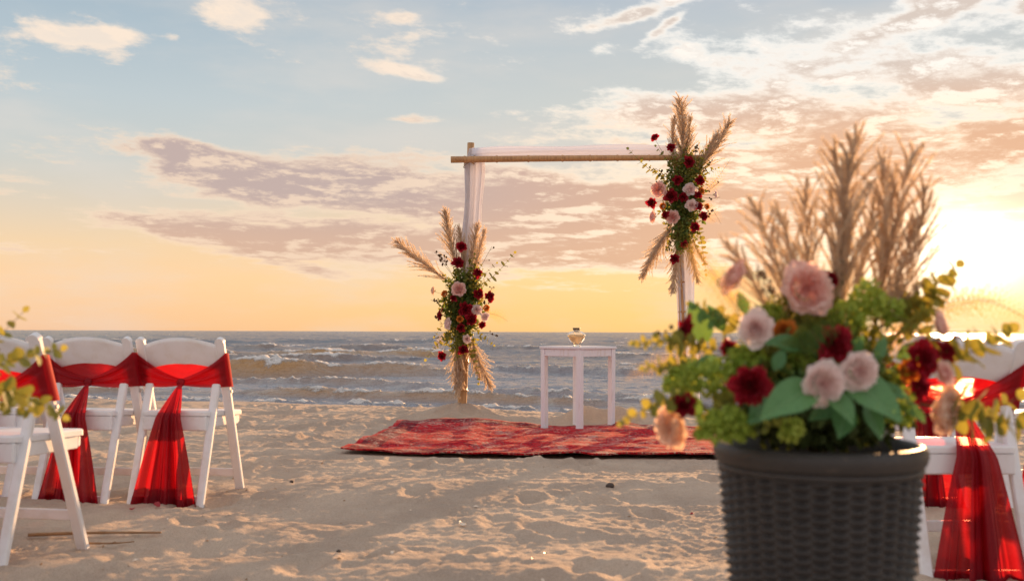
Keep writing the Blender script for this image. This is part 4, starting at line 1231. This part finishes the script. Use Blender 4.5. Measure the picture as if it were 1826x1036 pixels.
left_fl = [(818, 516, 14, 'cabbage', P_), (850, 553, 10, 'rose', PA), (864, 565, 9, 'rose', PA), (774, 518, 9, 'rose_side', CR), (800, 577, 11, 'rose_side', PA), (833, 604, 8, 'rose', PA),
           (823, 440, 10, 'rose', BU), (817, 469, 12, 'ruffle', BU), (851, 487, 10, 'ruffle', BU), (808, 532, 7, 'ruffle', BU), (853, 524, 11, 'ruffle', BU), (872, 529, 11, 'ruffle', BU), (830, 550, 14, 'ruffle', BU), (840, 569, 13, 'ruffle', BU),
           (859, 579, 8, 'ruffle', BU), (786, 562, 11, 'ruffle_side', BU), (822, 584, 9, 'ruffle', BU), (826, 623, 10, 'ruffle', BU), (789, 634, 10, 'ruffle', BU),
           (867, 549, 7, 'ran', OR), (820, 569, 7, 'ran', OR), (793, 524, 7, 'ran', OR)]
left_pl = [(812, 512, 698, 423, 1.0), (822, 496, 791, 366, 1.0), (826, 500, 813, 398, .8), (838, 500, 852, 392, 1.0), (842, 505, 866, 402, .8), (826, 590, 812, 712, 1.1), (826, 600, 820, 700, .8), (838, 590, 878, 700, 1.1), (836, 600, 862, 680, .8)]
left_eu = [(845, 515, 917, 452, -.08, 18, .056), (838, 520, 885, 470, .05, 10, .04), (810, 590, 760, 640, .1, 16, .056), (842, 590, 853, 682, .03, 16, .050), (806, 560, 775, 600, .05, 10, .04), (835, 500, 846, 455, 0, 8, .045), (815, 520, 795, 492, 0, 8, .04), (830, 600, 812, 640, 0, 10, .04), (850, 600, 880, 615, .1, 8, .04)]
left_be = [(812, 500, 774, 450, 12), (806, 490, 783, 458, 10), (840, 510, 877, 440, 3), (810, 540, 768, 535, 8), (800, 600, 770, 605, 3), (850, 595, 889, 601, 4), (845, 560, 878, 512, 8), (790, 580, 776, 566, 8)]
left_fe = [(858, 560, 906, 573, .12, .10), (850, 545, 884, 512, .05, .07), (806, 585, 774, 625, .05, .07)]
left_fill = [(824, 545, 44, 84, 2400, .036, m_fill), (826, 540, 42, 80, 900, .048, m_green), (820, 600, 36, 48, 500, .038, m_euc), (838, 500, 34, 40, 400, .036, m_euc)]
arch_flowers('lower flower and pampas arrangement tied low on the left arch post', 822, 540, left_fl, left_pl, left_eu, left_be, left_fe, left_fill, 3)
right_fl = [(1175, 338, 15, 'cabbage', P_), (1230, 338, 12, 'rose', PA), (1233, 366, 11, 'rose', PA), (1200, 388, 13, 'cabbage', P_), (1275, 347, 9, 'rose_side', PA), (1166, 387, 12, 'rose_side', P_),
            (1168, 246, 8, 'rose', BU), (1197, 264, 9, 'ruffle', BU), (1228, 290, 12, 'ruffle', BU), (1208, 322, 10, 'ruffle', BU), (1248, 322, 10, 'ruffle', BU), (1197, 350, 14, 'ruffle', BU), (1218, 352, 10, 'ruffle', BU), (1163, 362, 11, 'ruffle', BU),
            (1245, 368, 10, 'ruffle', BU), (1254, 386, 10, 'ruffle', BU), (1187, 383, 8, 'ruffle', BU), (1239, 405, 10, 'ruffle', BU), (1220, 436, 8, 'ruffle', BU), (1203, 461, 10, 'ruffle', BU), (1244, 348, 8, 'ruffle', BU),
            (1250, 341, 7, 'ran', OR), (1182, 368, 7, 'ran', OR), (1260, 369, 6, 'ran', OR)]
right_pl = [(1214, 330, 1212, 166, 1.1), (1218, 320, 1232, 200, .8), (1222, 335, 1309, 206, 1.0), (1228, 330, 1284, 232, .8), (1205, 385, 1139, 504, 1.0), (1207, 395, 1152, 480, .8), (1210, 410, 1199, 530, 1.0), (1224, 400, 1247, 512, .9), (1230, 420, 1262, 476, .8), (1202, 300, 1205, 200, .8)]
right_eu = [(1205, 320, 1121, 267, -.12, 18, .056), (1244, 395, 1259, 488, .06, 18, .050), (1236, 310, 1262, 262, 0, 10, .04), (1195, 330, 1160, 300, 0, 10, .04), (1200, 300, 1170, 262, 0, 8, .045), (1225, 420, 1215, 450, 0, 10, .042), (1200, 410, 1190, 445, 0, 10, .04), (1240, 330, 1280, 300, .1, 10, .036), (1215, 300, 1200, 270, 0, 8, .045)]
right_be = [(1235, 320, 1268, 288, 12), (1200, 330, 1168, 300, 8), (1205, 420, 1186, 450, 10), (1240, 350, 1283, 325, 4), (1238, 290, 1242, 262, 10), (1196, 345, 1158, 326, 4), (1240, 390, 1278, 372, 8), (1248, 350, 1284, 352, 3)]
right_fe = [(1240, 350, 1303, 284, -.10, .10), (1250, 350, 1292, 320, .05, .08), (1248, 365, 1286, 400, .22, .10), (1245, 380, 1276, 398, .1, .07)]
right_fill = [(1218, 350, 44, 96, 2600, .036, m_fill), (1218, 360, 42, 90, 950, .048, m_green), (1218, 420, 30, 46, 500, .038, m_euc), (1236, 300, 34, 40, 400, .036, m_euc)]
arch_flowers('upper flower and pampas arrangement on the right end of the arch beam', 1218, 350, right_fl, right_pl, right_eu, right_be, right_fe, right_fill, 5)

# ---------------------------------------------------------------- big bouquet in the planter
fgb = thing('planter_bouquet', None, label='large bouquet of pink and burgundy flowers with pampas in the planter', cat='bouquet')
fgb.location = (PLX, PLY, pz + PLTOP - .03)
D0 = PLY
def bq(px, py, d): return at(px, py, D0 + d)
FGP = [plume_mesh(.42, 300 + k, 38 + 5 * k, 84, (.10, .20, .14)[k], .00105, .017, 1.5, .42, .20) for k in range(3)]
for i, (ax, ay, bx, by, d0, d1, w) in enumerate([
        (1425, 650, 1345, 335, .06, .03, 1.15), (1430, 640, 1375, 350, .05, .08, .8), (1400, 620, 1286, 418, .02, -.02, .9), (1410, 600, 1420, 450, .08, .1, .7),
        (1478, 650, 1492, 238, .08, .10, .95), (1482, 640, 1526, 216, .06, .06, 1.0), (1470, 640, 1434, 304, .08, .05, .9), (1490, 620, 1552, 330, .12, .14, .7),
        (1540, 660, 1576, 258, .08, .10, .9), (1545, 650, 1636, 238, .08, .06, 1.0), (1552, 650, 1656, 304, .06, .02, .9), (1560, 640, 1636, 376, .04, .06, .75), (1500, 630, 1515, 400, .13, .16, .9)]):
    plume(fgb, bq(ax, ay, d0), bq(bx, by, d1), FGP[i % 3], .42, 40 + i, wide=w * 1.05)
FGF = [(1438, 515, 47, (.05, -1, .15), 'cabbage', P_, -.06), (1348, 586, 32, (-.25, -1, .2), 'rose', PA, -.10), (1467, 683, 38, (.0, -1, .05), 'cabbage', PA, -.22), (1530, 662, 35, (.1, -1, .1), 'cabbage', PA, -.20),
       (1312, 497, 30, (-.9, -.35, .55), 'rose', P_, -.02), (1672, 580, 28, (.9, -.4, .2), 'rose', P_, -.02), (1682, 666, 22, (.5, -1, .3), 'rose', P_, -.10), (1682, 730, 44, (.75, -.8, -.1), 'cabbage', CR, -.10), (1200, 762, 36, (-.9, -.7, -.2), 'cabbage', CR, -.08),
       (1338, 687, 37, (-.15, -1, .05), 'ruffle', BU, -.20), (1487, 614, 34, (.1, -1, .3), 'ruffle', BU, -.12), (1642, 640, 34, (.3, -1, .1), 'ruffle', BU, -.12), (1684, 626, 22, (.4, -1, .3), 'ruffle', BU, -.06), (1226, 588, 24, (-.9, -.4, .1), 'ruffle', BU, .0),
       (1222, 722, 24, (-.5, -1, 0), 'ruffle', BU, -.12), (1300, 622, 18, (-.4, -1, .3), 'ruffle', BU, -.04), (1480, 500, 18, (.3, -1, .3), 'ruffle', BU, .03), (1640, 690, 22, (.2, -1, -.1), 'ruffle', BU, -.12),
       (1398, 592, 24, (-.1, -1, .4), 'ran', OR, -.06), (1620, 662, 24, (.2, -1, .1), 'ran', OR, -.06), (1508, 588, 14, (.2, -1, .4), 'ran', OR, -.03)]
for i, (px, py, r_, fc, k, m_, d) in enumerate(FGF):
    flower(fgb, bq(px, py, d), r_ / FPX * (D0 + d) * 1.13, fc, k, m_, i % 3, petals=r_ >= 28)
def bigleaf(px, py, ex, ey, d0, d1, tilt, me=0, parent=fgb):
    a = loc(bq(px, py, d0), parent); e = loc(bq(ex, ey, d1), parent); y = e - a
    o = obj('leaf', ME_big[me], parent); o.location = a; o.rotation_mode = 'QUATERNION'
    o.rotation_quaternion = orient(y, Vector(tilt)); o.scale = (y.length,) * 3
    return o
for i, q in enumerate([(1455, 690, 1372, 720, -.20, -.27, (0, -.8, .7)), (1500, 660, 1610, 738, -.16, -.25, (.1, -.8, .7)), (1480, 700, 1522, 735, -.20, -.27, (.1, -.9, .5)), (1510, 722, 1500, 775, -.17, -.22, (-.1, -1, .1)), (1545, 722, 1575, 770, -.17, -.22, (.1, -1, .1)),
        (1400, 700, 1340, 745, -.14, -.2, (-.2, -.8, .4)), (1560, 690, 1620, 700, -.12, -.16, (.2, -.9, .5)), (1600, 715, 1650, 745, -.1, -.16, (.3, -.9, .3)), (1430, 620, 1380, 600, -.1, -.14, (-.2, -.8, .6)), (1510, 640, 1540, 600, -.1, -.12, (.2, -.9, .4)),
        (1500, 710, 1455, 740, -.16, -.2, (0, -1, .3)), (1285, 640, 1240, 660, -.04, -.08, (-.3, -.8, .4)), (1600, 640, 1640, 610, -.04, -.06, (.3, -.8, .4)), (1260, 610, 1232, 540, .03, .01, (-.2, -1, .2)), (1290, 590, 1268, 545, .03, .02, (.1, -1, .2)), (1330, 560, 1320, 520, .0, .0, (.3, -1, .1)),
        (1560, 640, 1585, 600, -.1, -.1, (.3, -1, .1)), (1250, 740, 1215, 700, -.06, -.08, (-.4, -1, .1)), (1380, 660, 1400, 620, -.14, -.14, (0, -1, .4))]):
    bigleaf(*q, me=i % 2)
# lime green frothy blooms
def froth(px, py, d, rx, ry, rz, n, size, seed, m_=None):
    o = ellipsoid_leaves('green_bloom_cluster', fgb, bq(px, py, d), (rx / FPX * D0, ry, rz / FPX * D0), n, size, m_ or m_moss, seed, .45, .72, kind=None)
    return o
for i, q in enumerate([(1258, 672, -.08, 62, .05, 30, 620), (1210, 680, -.06, 30, .035, 24, 240), (1296, 758, -.16, 52, .045, 28, 600), (1548, 535, -.02, 30, .035, 36, 360), (1512, 566, -.04, 34, .035, 28, 340), (1330, 640, -.06, 40, .04, 26, 340), (1425, 640, -.08, 26, .03, 22, 240), (1410, 765, -.18, 20, .02, 16, 150), (1590, 555, .0, 22, .03, 22, 180), (1600, 735, -.12, 26, .03, 18, 220), (1370, 560, .0, 24, .03, 20, 180), (1520, 620, -.02, 26, .03, 22, 200)]):
    froth(*q[:6], q[6], .0125, 60 + i)
# eucalyptus branches
for i, (ax, ay, bx, by, d0, d1, sag, n, sz) in enumerate([
        (1320, 640, 1133, 612, .0, -.06, .06, 26, .026), (1310, 655, 1150, 656, -.02, -.08, .02, 22, .024), (1290, 735, 1112, 752, -.08, -.16, .14, 20, .026), (1560, 590, 1706, 476, .04, .06, -.04, 26, .042), (1600, 660, 1798, 590, -.02, -.06, -.08, 22, .042),
        (1640, 720, 1840, 765, -.08, -.14, .02, 18, .046), (1590, 600, 1665, 545, .0, .02, .0, 14, .034), (1340, 600, 1236, 545, .04, .03, .03, 12, .03), (1590, 560, 1680, 640, -.03, -.06, .12, 12, .026), (1330, 700, 1245, 770, -.1, -.14, .1, 12, .028), (1560, 600, 1600, 520, .06, .08, .0, 12, .028),
        (1650, 740, 1830, 700, -.02, .02, -.1, 12, .034), (1400, 720, 1365, 765, -.16, -.2, .05, 8, .022)]):
    euc_sprig(fgb, bq(ax, ay, d0), bq(bx, by, d1), sag, n, sz, 200 + i)
for i, (ax, ay, bx, by, d0, d1, sag, w) in enumerate([(1580, 620, 1850, 580, .05, .0, .26, .060), (1340, 600, 1225, 430, .0, -.06, .06, .055), (1590, 600, 1790, 535, .07, .1, .08, .05), (1440, 640, 1420, 590, -.1, -.14, .05, .05), (1480, 650, 1445, 585, -.12, -.14, .05, .06), (1300, 650, 1110, 680, .06, .1, .12, .035), (1570, 650, 1640, 545, .08, .1, .05, .05), (1350, 580, 1255, 480, .06, .08, .04, .03)]):
    fern(fgb, bq(ax, ay, d0), bq(bx, by, d1), sag, w, 70 + i, side=(0, 0, 1), n=26, m_=m_fern if i not in (3, 4) else m_green)
for i, q in enumerate([(1400, 560, 1350, 480, .05, .05, 14), (1560, 600, 1640, 520, .05, .05, 14), (1300, 640, 1180, 600, .03, -.02, 14), (1600, 640, 1700, 610, .0, 0, 12), (1480, 560, 1500, 470, .05, .05, 14)]):
    berry_sprig(fgb, bq(q[0], q[1], q[4]), bq(q[2], q[3], q[5]), q[6], .010, 90 + i)
ellipsoid_leaves('foliage', fgb, bq(1448, 655, .0), (.190, .135, .115), 3600, .020, m_fill, 501, .36, .15)
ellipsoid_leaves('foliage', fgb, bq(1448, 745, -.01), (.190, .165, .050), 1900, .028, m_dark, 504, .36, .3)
ellipsoid_leaves('foliage', fgb, bq(1448, 690, -.02), (.200, .15, .085), 1900, .030, m_green, 502, .36, .2)
ellipsoid_leaves('foliage', fgb, bq(1440, 580, .05), (.13, .09, .09), 900, .020, m_fill, 503, .36, .2)
thin_stems(fgb, (PLX, PLY, pz + PLTOP - .04), [bq(1300 + 30 * k, 600 - 20 * (k % 3), .0 + .02 * (k % 4)) for k in range(12)], .0025)

# ---------------------------------------------------------------- second planter, left of the frame, with sprays reaching in
PL2 = (-1.29, 2.02)
p2 = copy_tree(planter); p2.name = 'planter'
p2.location = (PL2[0], PL2[1], gl(*PL2) - .03)
planter['category'] = 'planter'; planter['group'] = p2['group'] = 'matching woven planters flanking the aisle'
p2['label'] = 'woven planter just left of the photo, its leafy sprays reaching in'
lb = thing('leafy_bouquet', None, label='leafy eucalyptus bouquet reaching in from the left picture edge', cat='bouquet')
b2z = gl(*PL2) - .03 + PLTOP - .03
lb.location = (PL2[0], PL2[1], b2z)
bc = Vector((PL2[0], PL2[1], b2z + .06))
D2 = 2.0
for i, (bx, by, sag, n, sz, d1) in enumerate([(42, 556, -.05, 18, .030, .05), (108, 622, .06, 22, .030, -.05), (112, 742, .16, 24, .030, -.12), (60, 735, .10, 18, .030, -.06), (-60, 520, 0, 16, .03, .1), (-180, 480, 0, 16, .03, 0), (-320, 520, 0, 16, .03, 0)]):
    e = at(bx, by, D2 + d1); a = bc + Vector((.05, -.02, .0)) + (e - bc) * .15
    euc_sprig(lb, a, e, sag, n, sz, 400 + i, start=.3)
for i, (px, py, r_, k, m_) in enumerate([(-150, 640, 38, 'cabbage', P_), (-230, 700, 36, 'rose', PA), (-260, 600, 34, 'ruffle', BU), (-110, 700, 34, 'ruffle', BU), (-190, 560, 30, 'rose', PA)]):
    flower(lb, at(px, py, D2 - .10), r_ / FPX * D2 * 1.1, (.2, -1, .3), k, m_, i % 3)
for i, (bx, by) in enumerate([(-250, 300), (-180, 280), (-320, 340), (-130, 360)]):
    plume(lb, bc, at(bx, by, D2 + .1), FGP[i % 3], .42, 80 + i)
ellipsoid_leaves('foliage', lb, bc + Vector((0, 0, .07)), (.19, .14, .12), 2400, .024, m_fill, 601, .36, .15)
ellipsoid_leaves('foliage', lb, bc + Vector((0, 0, .03)), (.20, .15, .09), 800, .032, m_green, 602, .36, .2)
